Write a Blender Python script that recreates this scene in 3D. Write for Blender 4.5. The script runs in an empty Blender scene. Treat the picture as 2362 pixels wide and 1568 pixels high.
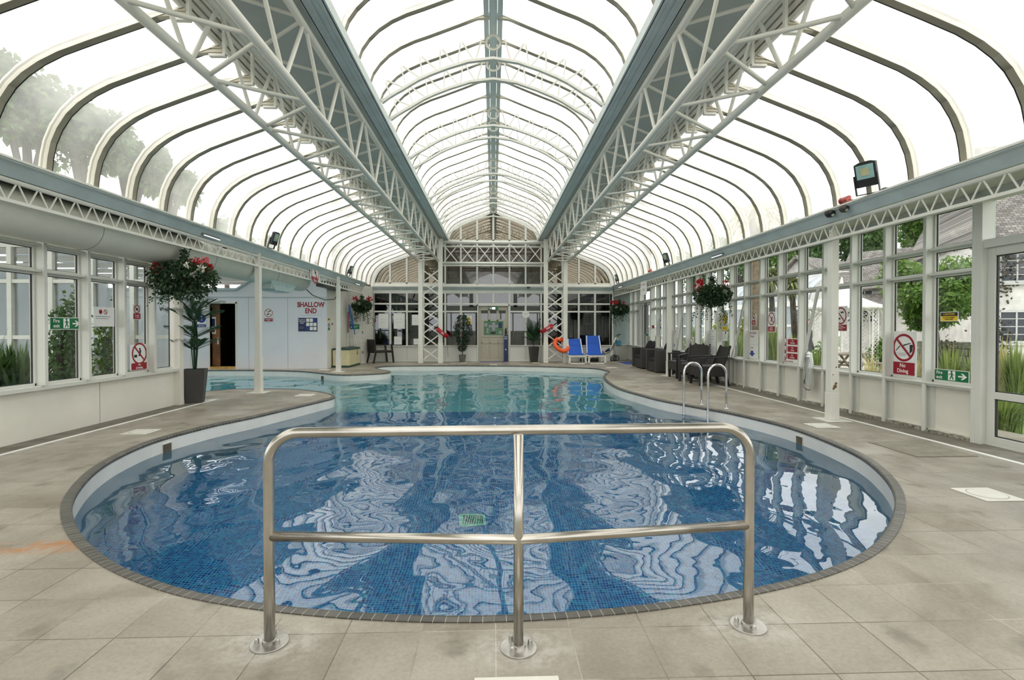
import bpy, math, random
from mathutils import Vector, Matrix, geometry
from math import sin, cos, pi, radians, tan, atan2, hypot, sqrt
random.seed(7)
sc = bpy.context.scene
COL = sc.collection
V = Vector
# ------------------------------------------------------------------ camera
FPX, W0, H0 = 1190.0, 2362, 1568
YAW, PIT, YPP, EYE = math.atan(43.0 / FPX), radians(0.7), 770.5, 1.25
cd = bpy.data.cameras.new('camera'); cam = bpy.data.objects.new('camera', cd); COL.objects.link(cam)
cd.sensor_width = 36; cd.lens = 36 * FPX / W0; cd.shift_y = (YPP - H0 / 2) / W0
cd.clip_start = 0.05; cd.clip_end = 500
cam.location = (0, 0, EYE); cam.rotation_euler = (pi / 2 - PIT, 0, -YAW)
sc.camera = cam
# ------------------------------------------------------------------ sky and exposure
sc.view_settings.view_transform = 'Standard'; sc.view_settings.look = 'None'
sc.view_settings.exposure = 0.2; sc.view_settings.gamma = 1.0; sc.view_settings.use_curve_mapping = False
wd = bpy.data.worlds.new('overcast_sky'); sc.world = wd; wd.use_nodes = True
_t = wd.node_tree; _t.nodes.clear()
_o = _t.nodes.new('ShaderNodeOutputWorld'); _b = _t.nodes.new('ShaderNodeBackground')
_tc = _t.nodes.new('ShaderNodeTexCoord'); _n = _t.nodes.new('ShaderNodeTexNoise'); _r = _t.nodes.new('ShaderNodeValToRGB')
_n.inputs['Scale'].default_value = 2.2; _n.inputs['Detail'].default_value = 5
_t.links.new(_tc.outputs['Generated'], _n.inputs['Vector']); _t.links.new(_n.outputs['Fac'], _r.inputs['Fac'])
_r.color_ramp.elements[0].position = .3; _r.color_ramp.elements[0].color = (.84, .88, .93, 1)
_r.color_ramp.elements[1].position = .6; _r.color_ramp.elements[1].color = (1, .985, .95, 1)
_t.links.new(_r.outputs['Color'], _b.inputs['Color']); _b.inputs['Strength'].default_value = 2.25
_t.links.new(_b.outputs[0], _o.inputs['Surface'])
sl = bpy.data.lights.new('sun', 'SUN'); so = bpy.data.objects.new('sun', sl); COL.objects.link(so)
sl.energy = 0.5; sl.angle = radians(25); sl.color = (1, .96, .88); so.rotation_euler = (radians(28), radians(-18), 0)
cy = sc.cycles
cy.max_bounces = 9; cy.diffuse_bounces = 4; cy.glossy_bounces = 4; cy.transmission_bounces = 6; cy.transparent_max_bounces = 20
cy.sample_clamp_indirect = 6; cy.use_denoising = True; cy.caustics_reflective = False; cy.caustics_refractive = True
cy.blur_glossy = 0.2
# ------------------------------------------------------------------ pixel -> world helpers (surveying the photo)
_F = V((sin(YAW) * cos(PIT), cos(YAW) * cos(PIT), -sin(PIT))); _R = V((cos(YAW), -sin(YAW), 0)); _U = _R.cross(_F)
def ray(px, py): return _F * FPX + _R * (px - W0 / 2) + _U * (YPP - py)
def onZ(px, py, z=0.0):
    d = ray(px, py); return V((0, 0, EYE)) + d * ((z - EYE) / d.z)
def onX(px, py, x):
    d = ray(px, py); return V((0, 0, EYE)) + d * (x / d.x)
def onY(px, py, y):
    d = ray(px, py); return V((0, 0, EYE)) + d * (y / d.y)
def at(px, py, dist): return V((0, 0, EYE)) + ray(px, py) * (dist / FPX)
# ------------------------------------------------------------------ materials
def _new(name):
    m = bpy.data.materials.new(name); m.use_nodes = True; t = m.node_tree; t.nodes.clear()
    return m, t
class NT:
    def __init__(s, t): s.t = t
    def n(s, typ, **kw):
        x = s.t.nodes.new('ShaderNode' + typ)
        for k, v in kw.items(): setattr(x, k, v)
        return x
    def l(s, a, b): s.t.links.new(a, b)
    def coord(s, kind='Object'): return s.n('TexCoord').outputs[kind]
    def noise(s, vec, scale, detail=4, rough=.55, dist=0):
        x = s.n('TexNoise'); s.l(vec, x.inputs['Vector']); x.inputs['Scale'].default_value = scale
        x.inputs['Detail'].default_value = detail; x.inputs['Roughness'].default_value = rough; x.inputs['Distortion'].default_value = dist
        return x.outputs['Fac']
    def ramp(s, fac, *st):
        x = s.n('ValToRGB'); e = x.color_ramp.elements
        while len(e) < len(st): e.new(.5)
        for i, (p, c) in enumerate(st):
            e[i].position = p; e[i].color = (c, c, c, 1) if isinstance(c, (int, float)) else (*c, 1)
        s.l(fac, x.inputs['Fac']); return x.outputs['Color']
    def mix(s, fac, a, b, mode='MIX'):
        x = s.n('Mix', data_type='RGBA', blend_type=mode)
        for i, q in ((0, fac), (6, a), (7, b)):
            if isinstance(q, (int, float)): x.inputs[i].default_value = q
            elif isinstance(q, tuple): x.inputs[i].default_value = (*q, 1)
            else: s.l(q, x.inputs[i])
        return x.outputs[2]
    def math(s, op, a, b=0.0):
        x = s.n('Math', operation=op)
        for i, q in ((0, a), (1, b)):
            if isinstance(q, (int, float)): x.inputs[i].default_value = q
            else: s.l(q, x.inputs[i])
        return x.outputs[0]
    def scaled(s, vec, sx, sy, sz):
        x = s.n('Mapping'); s.l(vec, x.inputs['Vector']); x.inputs['Scale'].default_value = (sx, sy, sz); return x.outputs['Vector']
    def bump(s, h, strength, dist=.01):
        x = s.n('Bump'); x.inputs['Strength'].default_value = strength; x.inputs['Distance'].default_value = dist; s.l(h, x.inputs['Height']); return x.outputs['Normal']
    def pbr(s, col, rough=.5, metal=0.0, normal=None, spec=.5, trans=0.0):
        p = s.n('BsdfPrincipled')
        for k, q in (('Base Color', col), ('Roughness', rough), ('Metallic', metal)):
            if isinstance(q, (int, float)): p.inputs[k].default_value = q
            elif isinstance(q, tuple): p.inputs[k].default_value = (*q, 1)
            else: s.l(q, p.inputs[k])
        p.inputs['Specular IOR Level'].default_value = spec
        if normal is not None: s.l(normal, p.inputs['Normal'])
        return p.outputs[0]
    def out(s, sh): s.l(sh, s.n('OutputMaterial').inputs['Surface'])
def srgb(r, g, b):
    f = lambda c: (c / 255 / 12.92) if c <= 10 else ((c / 255 + .055) / 1.055) ** 2.4
    return (f(r), f(g), f(b))
def M(name, col, rough=.5, metal=0.0, var=.12, scale=9.0, bump=0.0, spec=.5):
    """plain painted / plastic / metal surface with a little wear in tone and gloss"""
    m, t = _new(name); n = NT(t); c = n.coord()
    f = n.noise(c, scale, 5)
    dark = tuple(x * (1 - var * 1.6) for x in col); lite = tuple(min(1, x * (1 + var * .7)) for x in col)
    cc = n.ramp(f, (.3, dark), (.68, lite))
    rr = n.math('ADD', n.math('MULTIPLY', f, .2), rough - .1)
    nm = n.bump(n.noise(c, scale * 14, 3), bump) if bump else None
    n.out(n.pbr(cc, rr, metal, nm, spec)); return m
def M_paint(name, col, grime=(.36, .33, .27), amount=.5, rough=.42):
    """white paint with rust and mould specks"""
    m, t = _new(name); n = NT(t); c = n.coord()
    a = n.noise(c, 3.0, 6, .7); b = n.noise(c, 38.0, 4, .7)
    f = n.math('MULTIPLY', n.ramp(a, (.56, 0.0), (.7, 1.0)), n.ramp(b, (.5, 0.0), (.66, 1.0)))
    cc = n.mix(n.math('MULTIPLY', f, amount), n.ramp(n.noise(c, 1.3, 3), (.3, tuple(x * .93 for x in col)), (.7, col)), grime)
    n.out(n.pbr(cc, rough)); return m
def M_emit(name, col, strength):
    m, t = _new(name); n = NT(t); e = n.n('Emission'); e.inputs[0].default_value = (*col, 1); e.inputs[1].default_value = strength
    n.out(e.outputs[0]); return m
def M_glass(name, tint=(.93, .96, .95), ior=1.45, haze=0.0, rough=0.0):
    m, t = _new(name); n = NT(t)
    tr = n.n('BsdfTransparent'); tr.inputs[0].default_value = (*tint, 1)
    gl = n.n('BsdfGlossy'); gl.inputs['Roughness'].default_value = rough; gl.inputs[0].default_value = (.95, .97, 1, 1) if ior < 2.5 else (1, .92, .78, 1)
    fr = n.n('Fresnel'); fr.inputs[0].default_value = ior
    base = tr.outputs[0]
    if haze:
        tl = n.n('BsdfTranslucent'); tl.inputs[0].default_value = (.9, .9, .88, 1)
        df = n.n('BsdfDiffuse'); df.inputs[0].default_value = (.85, .86, .85, 1)
        ms0 = n.n('MixShader'); ms0.inputs[0].default_value = .3; n.l(tl.outputs[0], ms0.inputs[1]); n.l(df.outputs[0], ms0.inputs[2])
        nz = n.noise(n.coord(), 1.1, 4); mm = n.math('MULTIPLY', n.ramp(nz, (.3, .7), (.7, 1.3)), haze)
        ms1 = n.n('MixShader'); n.l(mm, ms1.inputs[0]); n.l(tr.outputs[0], ms1.inputs[1]); n.l(ms0.outputs[0], ms1.inputs[2]); base = ms1.outputs[0]
    ms = n.n('MixShader'); n.l(fr.outputs[0], ms.inputs[0]); n.l(base, ms.inputs[1]); n.l(gl.outputs[0], ms.inputs[2])
    n.out(ms.outputs[0]); return m
def M_roof(clear=False):
    """milky polycarbonate sheet: lets the sky through, scatters some of it"""
    m, t = _new('polycarbonate_sheet'); n = NT(t); c = n.coord()
    f = n.ramp(n.noise(c, 1.5, 6, .6, .3), (.3, .34), (.72, .62))
    if clear:      # cleaner, less weathered sheets low down at the near end
        sp = n.n('SeparateXYZ'); n.l(c, sp.inputs[0])
        k = n.math('MULTIPLY', n.ramp(n.math('MULTIPLY', sp.outputs[1], .1), (.66, 1.0), (.95, 0.0)), n.ramp(n.math('MULTIPLY', sp.outputs[0], -.1), (.36, 0.0), (.43, 1.0)))
        f = n.math('MULTIPLY', f, n.math('SUBTRACT', 1.0, n.math('MULTIPLY', k, .55)))
    tr = n.n('BsdfTransparent'); tr.inputs[0].default_value = (.86, .86, .82, 1)
    tl = n.n('BsdfTranslucent'); tl.inputs[0].default_value = (.95, .94, .88, 1)
    ms = n.n('MixShader'); n.l(f, ms.inputs[0]); n.l(tr.outputs[0], ms.inputs[1]); n.l(tl.outputs[0], ms.inputs[2])
    gl = n.n('BsdfGlossy'); gl.inputs['Roughness'].default_value = .12
    m2 = n.n('MixShader'); m2.inputs[0].default_value = .05; n.l(ms.outputs[0], m2.inputs[1]); n.l(gl.outputs[0], m2.inputs[2])
    n.out(m2.outputs[0]); return m
def brick(n, vec, bw, bh, mortar, smooth=.1, c1=(0, 0, 0), c2=(1, 1, 1), cm=(0, 0, 0), offset=0.0):
    x = n.n('TexBrick', offset=offset, squash=1.0); n.l(vec, x.inputs['Vector'])
    for k, q in (('Scale', 1.0), ('Mortar Size', mortar), ('Mortar Smooth', smooth), ('Bias', 0.0), ('Brick Width', bw), ('Row Height', bh)): x.inputs[k].default_value = q
    for k, q in (('Color1', c1), ('Color2', c2), ('Mortar', cm)): x.inputs[k].default_value = (*q, 1)
    return x
def shift(n, vec, dx, dy, dz=0):
    x = n.n('Mapping'); n.l(vec, x.inputs['Vector']); x.inputs['Location'].default_value = (dx, dy, dz); return x.outputs['Vector']
def M_deck():
    m, t = _new('deck_slabs'); n = NT(t); c = n.coord()
    b = brick(n, shift(n, c, -.009 + 3.07, -2.12 + 3.13), .307, .313, .0026, .15, srgb(156, 149, 136), srgb(171, 165, 152), srgb(120, 112, 98))
    n.l(n.ramp(n.noise(c, .8, 3), (.42, srgb(104, 96, 82)), (.56, srgb(196, 190, 178))), b.inputs['Mortar'])
    st = n.ramp(n.noise(c, 1.1, 7, .62, .4), (.34, (.64, .61, .56)), (.6, (1.05, 1.05, 1.05)))
    fine = n.ramp(n.noise(c, 55, 5, .7), (.3, .84), (.7, 1.1))
    blot = n.ramp(n.noise(c, 3.4, 3, .5, .2), (.60, 1.0), (.70, .68))
    col = n.mix(1, n.mix(1, n.mix(1, b.outputs['Color'], st, 'MULTIPLY'), fine, 'MULTIPLY'), blot, 'MULTIPLY')
    # one rust bloom and lime streaks round the handrail feet
    sep = n.n('SeparateXYZ'); n.l(c, sep.inputs[0])
    def spot(x, y, rx, ry):
        a = n.math('POWER', n.math('DIVIDE', n.math('SUBTRACT', sep.outputs[0], x), rx), 2.0)
        q = n.math('POWER', n.math('DIVIDE', n.math('SUBTRACT', sep.outputs[1], y), ry), 2.0)
        return n.math('MAXIMUM', n.math('SUBTRACT', 1.0, n.math('ADD', a, q)), 0.0)
    wob = n.ramp(n.noise(c, 9, 5, .6), (.4, 0.0), (.62, 1.0))
    r0 = onZ(85, 1262)
    rust = n.math('MULTIPLY', spot(r0.x, r0.y, .34, .12), wob)
    col = n.mix(n.math('MULTIPLY', rust, 1.1), col, srgb(176, 112, 48))
    for p in (onZ(622, 1483), onZ(1196, 1494), onZ(1726, 1443)):
        k = n.math('MULTIPLY', spot(p.x, p.y, .26, .16), n.ramp(n.noise(c, 14, 5, .7), (.42, 0.0), (.6, .9)))
        col = n.mix(n.math('MULTIPLY', k, .55), col, srgb(214, 212, 206))
    rg = n.ramp(n.noise(c, 1.7, 4), (.35, .3), (.65, .62))
    n.out(n.pbr(col, rg, 0, n.bump(n.math('ADD', n.math('MULTIPLY', b.outputs['Fac'], -1.0), n.math('MULTIPLY', n.noise(c, 120, 3), .25)), .5, .003))); return m
def M_mosaic(name, kind):
    m, t = _new(name); n = NT(t)
    S = .0245
    c = n.coord('UV') if kind == 'wall' else n.coord()
    b = brick(n, c, S, S, .0011 if kind != 'blue' else .0014, .15)
    if kind == 'blue':
        sn = n.n('VectorMath', operation='SNAP'); n.l(shift(n, c, -S / 2 + S * .5, 0), sn.inputs[0]); sn.inputs[1].default_value = (S, S, 10)
        wn = n.n('TexWhiteNoise', noise_dimensions='2D'); n.l(sn.outputs[0], wn.inputs['Vector'])
        col = n.ramp(wn.outputs['Value'], (.0, (.004, .075, .33)), (.3, (.006, .15, .50)), (.55, (.012, .24, .64)), (.8, (.025, .36, .68)), (.93, (.02, .11, .50)), (1, (.05, .52, .64)))
        col = n.mix(b.outputs['Fac'], col, (.60, .74, .82))
    else:
        tone = n.ramp(n.noise(c, 3, 4), (.3, (.80, .795, .75)), (.7, (.90, .895, .85))) if kind == 'wall' else n.ramp(n.noise(c, 3, 4), (.3, (.30, .76, .80)), (.7, (.36, .84, .88)))
        col = n.mix(b.outputs['Fac'], tone, (.52, .52, .49))
    n.out(n.pbr(col, .22)); return m
def M_water():
    m, t = _new('pool_water'); n = NT(t); c = n.coord()
    a = n.noise(n.scaled(c, .8, .6, 1), 1.9, 1, .35, .25)
    b = n.noise(n.scaled(c, 1.0, .8, 1), 5.5, 1, .4, .2)
    h = n.math('ADD', n.math('MULTIPLY', a, 1.0), n.math('MULTIPLY', b, .05))
    nm = n.bump(h, .6, .07)
    rf = n.n('BsdfRefraction'); rf.inputs['IOR'].default_value = 1.33; rf.inputs['Roughness'].default_value = 0; rf.inputs[0].default_value = (.70, .915, .97, 1); n.l(nm, rf.inputs['Normal'])
    gl = n.n('BsdfGlossy'); gl.inputs['Roughness'].default_value = 0; gl.inputs[0].default_value = (.97, .98, 1, 1); n.l(nm, gl.inputs['Normal'])
    fr = n.n('Fresnel'); fr.inputs[0].default_value = 1.6; n.l(nm, fr.inputs['Normal'])
    ms = n.n('MixShader'); n.l(fr.outputs[0], ms.inputs[0]); n.l(rf.outputs[0], ms.inputs[1]); n.l(gl.outputs[0], ms.inputs[2])
    n.out(ms.outputs[0]); return m
def M_leaf(name, a, b, tl=.25):
    m, t = _new(name); n = NT(t)
    ri = n.n('NewGeometry').outputs['Random Per Island']
    col = n.ramp(ri, (0, a), (1, b))
    d = n.pbr(col, .5, 0, None, .3); tr = n.n('BsdfTranslucent'); n.l(n.mix(1, col, (1, 1, .6), 'MULTIPLY'), tr.inputs[0])
    ms = n.n('MixShader'); ms.inputs[0].default_value = tl; n.l(d, ms.inputs[1]); n.l(tr.outputs[0], ms.inputs[2]); n.out(ms.outputs[0]); return m
def M_weave(name, col):
    m, t = _new(name); n = NT(t); c = n.coord()
    b = brick(n, n.scaled(c, 1, 1, 1), .03, .012, .002, .5, tuple(x * .6 for x in col), tuple(x * 1.4 for x in col), (.004, .004, .004), .5)
    w = n.n('TexWave'); n.l(c, w.inputs['Vector']); w.bands_direction = 'Z'; w.inputs['Scale'].default_value = 38; w.inputs['Distortion'].default_value = 3
    n.out(n.pbr(n.mix(.5, b.outputs['Color'], n.ramp(w.outputs['Fac'], (.2, tuple(x * .4 for x in col)), (.8, tuple(x * 1.5 for x in col)))), .5, 0, n.bump(w.outputs['Fac'], .6, .004))); return m
def M_rooftiles(name, a, b, sc_=1.0):
    m, t = _new(name); n = NT(t); c = n.coord('UV')
    k = brick(n, c, .3 * sc_, .22 * sc_, .012, .3, a, b, (.05, .045, .04), .5)
    col = n.mix(1, k.outputs['Color'], n.ramp(n.noise(c, 2.2, 6, .7), (.35, .7), (.7, 1.2)), 'MULTIPLY')
    n.out(n.pbr(col, .8)); return m
white = M_paint('white_gloss_paint', srgb(228, 227, 218), amount=.75)
frame = M_paint('window_frame_paint', srgb(214, 215, 208), amount=.25)
ribp = M_paint('rib_paint', srgb(200, 194, 176), amount=.3)
wallp = M('wall_panel_cream', srgb(226, 223, 212), .5, var=.05, scale=1.6)
alcw = M('wall_white', srgb(226, 228, 232), .55, var=.03, scale=1.2)
steelgrey = M('grey_coated_metal', srgb(196, 207, 207), .4, var=.08, scale=3)
deckgrey = M('grey_soffit_board', srgb(186, 192, 188), .5, var=.06, scale=2)
black = M('black_rubber', (.012, .012, .013), .5, var=.2)
dark = M('black_plastic', (.016, .016, .018), .4, var=.2)
rustm = M('rusty_metal', srgb(120, 92, 64), .8, var=.5, scale=14)
steel = M('brushed_stainless_steel', (.54, .505, .45), .24, 1.0, var=.14, scale=5)
chrome = M('polished_steel', (.72, .72, .72), .14, 1.0, var=.08)
roofm = M_roof(); roofl = M_roof(True); deckm = M_deck(); bluem = M_mosaic('blue_mosaic', 'blue'); whitem = M_mosaic('white_mosaic', 'wall'); whitef = M_mosaic('aqua_mosaic', 'floor')
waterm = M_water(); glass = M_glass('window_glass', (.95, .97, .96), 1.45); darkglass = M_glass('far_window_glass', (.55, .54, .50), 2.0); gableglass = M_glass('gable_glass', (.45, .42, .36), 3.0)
redm = M('sign_red', srgb(150, 16, 38), .35, var=.05); greenm = M('sign_green', srgb(12, 110, 66), .35, var=.05); bluesg = M('sign_blue', srgb(26, 52, 140), .35, var=.05)
navy = M('navy_print', srgb(20, 34, 82), .4, var=.05); paper = M('white_board', srgb(232, 233, 230), .45, var=.02); yell = M('sign_yellow', srgb(238, 200, 40), .4, var=.04)
inkb = M('black_ink', (.01, .01, .012), .5, var=.05); inkw = M('white_ink', srgb(240, 240, 236), .5, var=.02); grey = M('grey_plastic', srgb(130, 132, 130), .5)
greyink = M('grey_print', srgb(150, 152, 156), .5, var=.05)
# ------------------------------------------------------------------ mesh building
class MB:
    def __init__(s): s.v = []; s.f = []; s.mi = []; s.m = 0; s.uv = {}
    def add(s, vs, fs):
        k = len(s.v); s.v += [tuple(x) for x in vs]
        for q in fs: s.f.append(tuple(k + i for i in q)); s.mi.append(s.m)
        return s
    def quad(s, a, b, c, d): return s.add((a, b, c, d), ((0, 1, 2, 3),))
    def box(s, x0, x1, y0, y1, z0, z1):
        return s.add([(x, y, z) for z in (z0, z1) for y in (y0, y1) for x in (x0, x1)], ((0, 2, 3, 1), (4, 5, 7, 6), (0, 1, 5, 4), (1, 3, 7, 5), (3, 2, 6, 7), (2, 0, 4, 6)))
    def obox(s, c, sz, mt=None):
        mt = mt or Matrix.Identity(3); c = V(c)
        vs = [c + mt @ V((x * sz[0] / 2, y * sz[1] / 2, z * sz[2] / 2)) for z in (-1, 1) for y in (-1, 1) for x in (-1, 1)]
        return s.add(vs, ((0, 2, 3, 1), (4, 5, 7, 6), (0, 1, 5, 4), (1, 3, 7, 5), (3, 2, 6, 7), (2, 0, 4, 6)))
    def bar(s, p, q, w, h, up=(0, 0, 1)):
        p = V(p); q = V(q); d = q - p; L = d.length; d.normalize(); u = V(up)
        if abs(d.dot(u)) > .98: u = V((1, 0, 0))
        r = d.cross(u).normalized(); u = r.cross(d)
        return s.obox((p + q) / 2, (w, L, h), Matrix((r, d, u)).transposed())
    def sweep(s, pts, prof, up=(0, 1, 0), closed=False, cap=True):
        """profile (a,b) swept along pts; a runs along `up`, b along tangent x up"""
        pts = [V(p) for p in pts]; n = len(pts); k = len(prof); base = len(s.v); U = V(up)
        for i, p in enumerate(pts):
            a = pts[i - 1] if (i or closed) else p; b = pts[(i + 1) % n] if (i < n - 1 or closed) else p
            t = (b - a).normalized(); nn = t.cross(U).normalized()
            for (x, y) in prof: s.v.append(tuple(p + U * x + nn * y))
        for i in range(n if closed else n - 1):
            j = (i + 1) % n
            for q in range(k):
                r = (q + 1) % k; s.f.append((base + i * k + q, base + i * k + r, base + j * k + r, base + j * k + q)); s.mi.append(s.m)
        if cap and not closed:
            s.f.append(tuple(base + q for q in range(k))[::-1]); s.mi.append(s.m)
            s.f.append(tuple(base + (n - 1) * k + q for q in range(k))); s.mi.append(s.m)
        return s
    def tube(s, pts, r, n=8, cap=True, closed=False):
        pts = [V(p) for p in pts]; m = len(pts); rs = r if isinstance(r, (list, tuple)) else [r] * m; base = len(s.v)
        t0 = (pts[1] - pts[0]).normalized(); u = V((0, 0, 1)) if abs(t0.z) < .9 else V((1, 0, 0)); u = (u - t0 * u.dot(t0)).normalized()
        for i, p in enumerate(pts):
            a = pts[i - 1] if (i or closed) else p; b = pts[(i + 1) % m] if (i < m - 1 or closed) else p
            t = (b - a).normalized(); u = (u - t * u.dot(t)).normalized(); w = t.cross(u)
            for k in range(n):
                g = 2 * pi * k / n; s.v.append(tuple(p + (u * cos(g) + w * sin(g)) * rs[i]))
        for i in range(m if closed else m - 1):
            j = (i + 1) % m
            for k in range(n):
                q = (k + 1) % n; s.f.append((base + i * n + k, base + i * n + q, base + j * n + q, base + j * n + k)); s.mi.append(s.m)
        if cap and not closed:
            s.f.append(tuple(base + k for k in range(n))[::-1]); s.mi.append(s.m); s.f.append(tuple(base + (m - 1) * n + k for k in range(n))); s.mi.append(s.m)
        return s
    def lathe(s, prof, c=(0, 0, 0), n=20, sx=1, sy=1, ph=0):
        c = V(c); base = len(s.v); k = len(prof)
        for (r, z) in prof:
            for i in range(n):
                g = 2 * pi * i / n + ph; s.v.append((c.x + r * cos(g) * sx, c.y + r * sin(g) * sy, c.z + z))
        for j in range(k - 1):
            for i in range(n):
                q = (i + 1) % n; s.f.append((base + j * n + i, base + j * n + q, base + (j + 1) * n + q, base + (j + 1) * n + i)); s.mi.append(s.m)
        s.f.append(tuple(base + i for i in range(n))[::-1]); s.mi.append(s.m); s.f.append(tuple(base + (k - 1) * n + i for i in range(n))); s.mi.append(s.m)
        return s
    def ball(s, c, r, n=10, sc_=(1, 1, 1)):
        m = max(4, n // 2); prof = [(max(1e-4, sin(pi * j / m)) * r, -cos(pi * j / m) * r * sc_[2]) for j in range(m + 1)]
        return s.lathe(prof, c, n, sc_[0], sc_[1])
    def disc(s, c, r, nrm=(0, 0, 1), n=20, th=.002, ri=0):
        nrm = V(nrm).normalized(); u = nrm.orthogonal().normalized(); w = nrm.cross(u); c = V(c); base = len(s.v)
        if not ri:
            for q in (0, 1):
                for i in range(n):
                    g = 2 * pi * i / n; s.v.append(tuple(c + (u * cos(g) + w * sin(g)) * r + nrm * th * q))
            for i in range(n):
                j = (i + 1) % n; s.f.append((base + i, base + j, base + n + j, base + n + i)); s.mi.append(s.m)
            s.f.append(tuple(range(base + n, base + 2 * n))); s.mi.append(s.m)
        else:
            for (rr, q) in ((r, 0), (r, 1), (ri, 1), (ri, 0)):
                for i in range(n):
                    g = 2 * pi * i / n; s.v.append(tuple(c + (u * cos(g) + w * sin(g)) * rr + nrm * th * q))
            for k in range(3):
                for i in range(n):
                    j = (i + 1) % n; s.f.append((base + k * n + i, base + k * n + j, base + (k + 1) * n + j, base + (k + 1) * n + i)); s.mi.append(s.m)
        return s
    def prism(s, poly, o, ax, ay, th):
        """polygon in the plane o + x*ax + y*ay, thickness th along ax x ay"""
        o = V(o); ax = V(ax); ay = V(ay); nn = ax.cross(ay).normalized(); k = len(poly)
        a = [o + ax * x + ay * y for x, y in poly]; b = [p + nn * th for p in a]
        fs = [tuple(range(k))[::-1], tuple(range(k, 2 * k))] + [(i, (i + 1) % k, k + (i + 1) % k, k + i) for i in range(k)]
        return s.add(a + b, fs)
    def leaf(s, p, d, up, L, w, droop=0.0):
        p = V(p); d = V(d).normalized(); r = d.cross(V(up))
        r = r.normalized() if r.length > 1e-4 else V((1, 0, 0)); m = p + d * L * .5; e = p + d * L - V((0, 0, droop * L))
        return s.add((p, m + r * w / 2, e, m - r * w / 2), ((0, 1, 2, 3),))
    def out(s, name, mats, parent=None, smooth=False, bevel=0.0, uvs=None, loc=None):
        me = bpy.data.meshes.new(name); me.from_pydata(s.v, [], s.f)
        for mt in (mats if isinstance(mats, (list, tuple)) else [mats]): me.materials.append(mt)
        if s.m or any(s.mi): me.polygons.foreach_set('material_index', s.mi)
        if smooth: me.polygons.foreach_set('use_smooth', [True] * len(me.polygons))
        if uvs:
            ul = me.uv_layers.new(name='UVMap')
            for p in me.polygons:
                for li in p.loop_indices: ul.data[li].uv = uvs(me.vertices[me.loops[li].vertex_index].co, p)
        me.update()
        o = bpy.data.objects.new(name, me); COL.objects.link(o)
        if parent is not None: o.parent = parent
        if loc: o.location = loc
        if smooth == 'auto' or bevel:
            if bevel:
                b = o.modifiers.new('bevel', 'BEVEL'); b.width = bevel; b.segments = 2; b.limit_method = 'ANGLE'; b.angle_limit = radians(40)
        return o
def tag(o, label=None, cat=None, group=None, kind=None):
    if label: o['label'] = label
    if cat: o['category'] = cat
    if group: o['group'] = group
    if kind: o['kind'] = kind
    return o
def thing(name, label, cat, loc=(0, 0, 0), rz=0.0, group=None, kind=None):
    o = bpy.data.objects.new(name, None); COL.objects.link(o); o.location = loc; o.rotation_euler = (0, 0, rz); o.empty_display_size = .1
    return tag(o, label, cat, group, kind)
def struct(o, label=None): return tag(o, label, None, None, 'structure')
def copy_tree(o, parent=None):
    c = o.copy(); COL.objects.link(c)
    if parent is not None: c.parent = parent
    for ch in [x for x in COL.objects if x.parent == o]: copy_tree(ch, c)
    return c
def frame_empty(name, o, ax, ay, label, cat, group=None):
    """an Empty whose local x runs along the face, y up it and z off it"""
    e = thing(name, label, cat, group=group); ax = V(ax).normalized(); ay = V(ay).normalized(); az = ax.cross(ay)
    m = Matrix((ax, ay, az)).transposed().to_4x4(); m.translation = V(o); e.matrix_world = m; return e
def lettering(txt, size, mt, parent, loc, align='CENTER', bold=0.0, sx=1.0, spacing=1.0):
    cu = bpy.data.curves.new('lettering', 'FONT'); cu.body = txt; cu.size = size; cu.align_x = align; cu.align_y = 'CENTER'
    cu.offset = bold * size; cu.extrude = .0004; cu.space_line = spacing; cu.materials.append(mt)
    o = bpy.data.objects.new('lettering', cu); COL.objects.link(o); o.parent = parent; o.location = loc; o.scale = (sx, 1, 1); return o
# ================================================================== SHELL
XL, XR, YN, YF, EZ = -5.15, 5.33, -2.6, 19.2, 2.80          # outer walls, near / far walls, eave height
GX = 4.45                                                    # eave gutter line
# --- pool outline, read off the coping edge
PIX = [(1139, 1419), (1300, 1411), (1447, 1399), (1633, 1373.7), (1750, 1353), (1866.6, 1324.7), (1960, 1289.7), (2016, 1255), (2052, 1210), (2066, 1160), (2058, 1122.7), (2027, 1084), (1975, 1046), (1888, 1008), (1818, 983.5), (1749, 966), (1679, 950.5), (1609, 938), (1523, 922), (1482, 911.5), (1431, 897), (1405, 884), (1392, 871), (1396, 862.5), (1403, 857.5), (1393, 853), (1378, 850), (1349, 848), (1242, 844.5), (1108, 843), (974, 843), (907, 843.7), (876, 845.5), (868, 848.5), (880, 852), (898, 855), (901, 858), (885, 860.5), (854, 862.3), (810, 864), (777, 863.5), (744, 860.5), (711, 857), (667, 854.5), (590, 853.5), (480, 853.5)]
PIX2 = [(463, 902), (527, 897.5), (588, 896), (654, 896.2), (705, 898.7), (743, 903.8), (763, 907.6), (773, 912.7), (766, 917.8), (730, 926.7), (654, 944.5), (578, 962), (501.6, 977.5), (451, 990), (400, 1003), (340, 1022), (267, 1054.6), (213, 1091), (176, 1134.7), (163.7, 1167.5), (169, 1200), (187, 1233), (220, 1265.7), (267, 1298.5), (322, 1324), (395, 1349.5), (467.6, 1369), (560, 1384), (640, 1395.5), (801, 1410.5), (978, 1419)]
ctrl = [onZ(x, y).to_2d() for x, y in PIX] + [V((-9.9, 15.2)), V((-10.7, 14)), V((-10.4, 12)), V((-8.2, 10.7))] + [onZ(x, y).to_2d() for x, y in PIX2]
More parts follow.
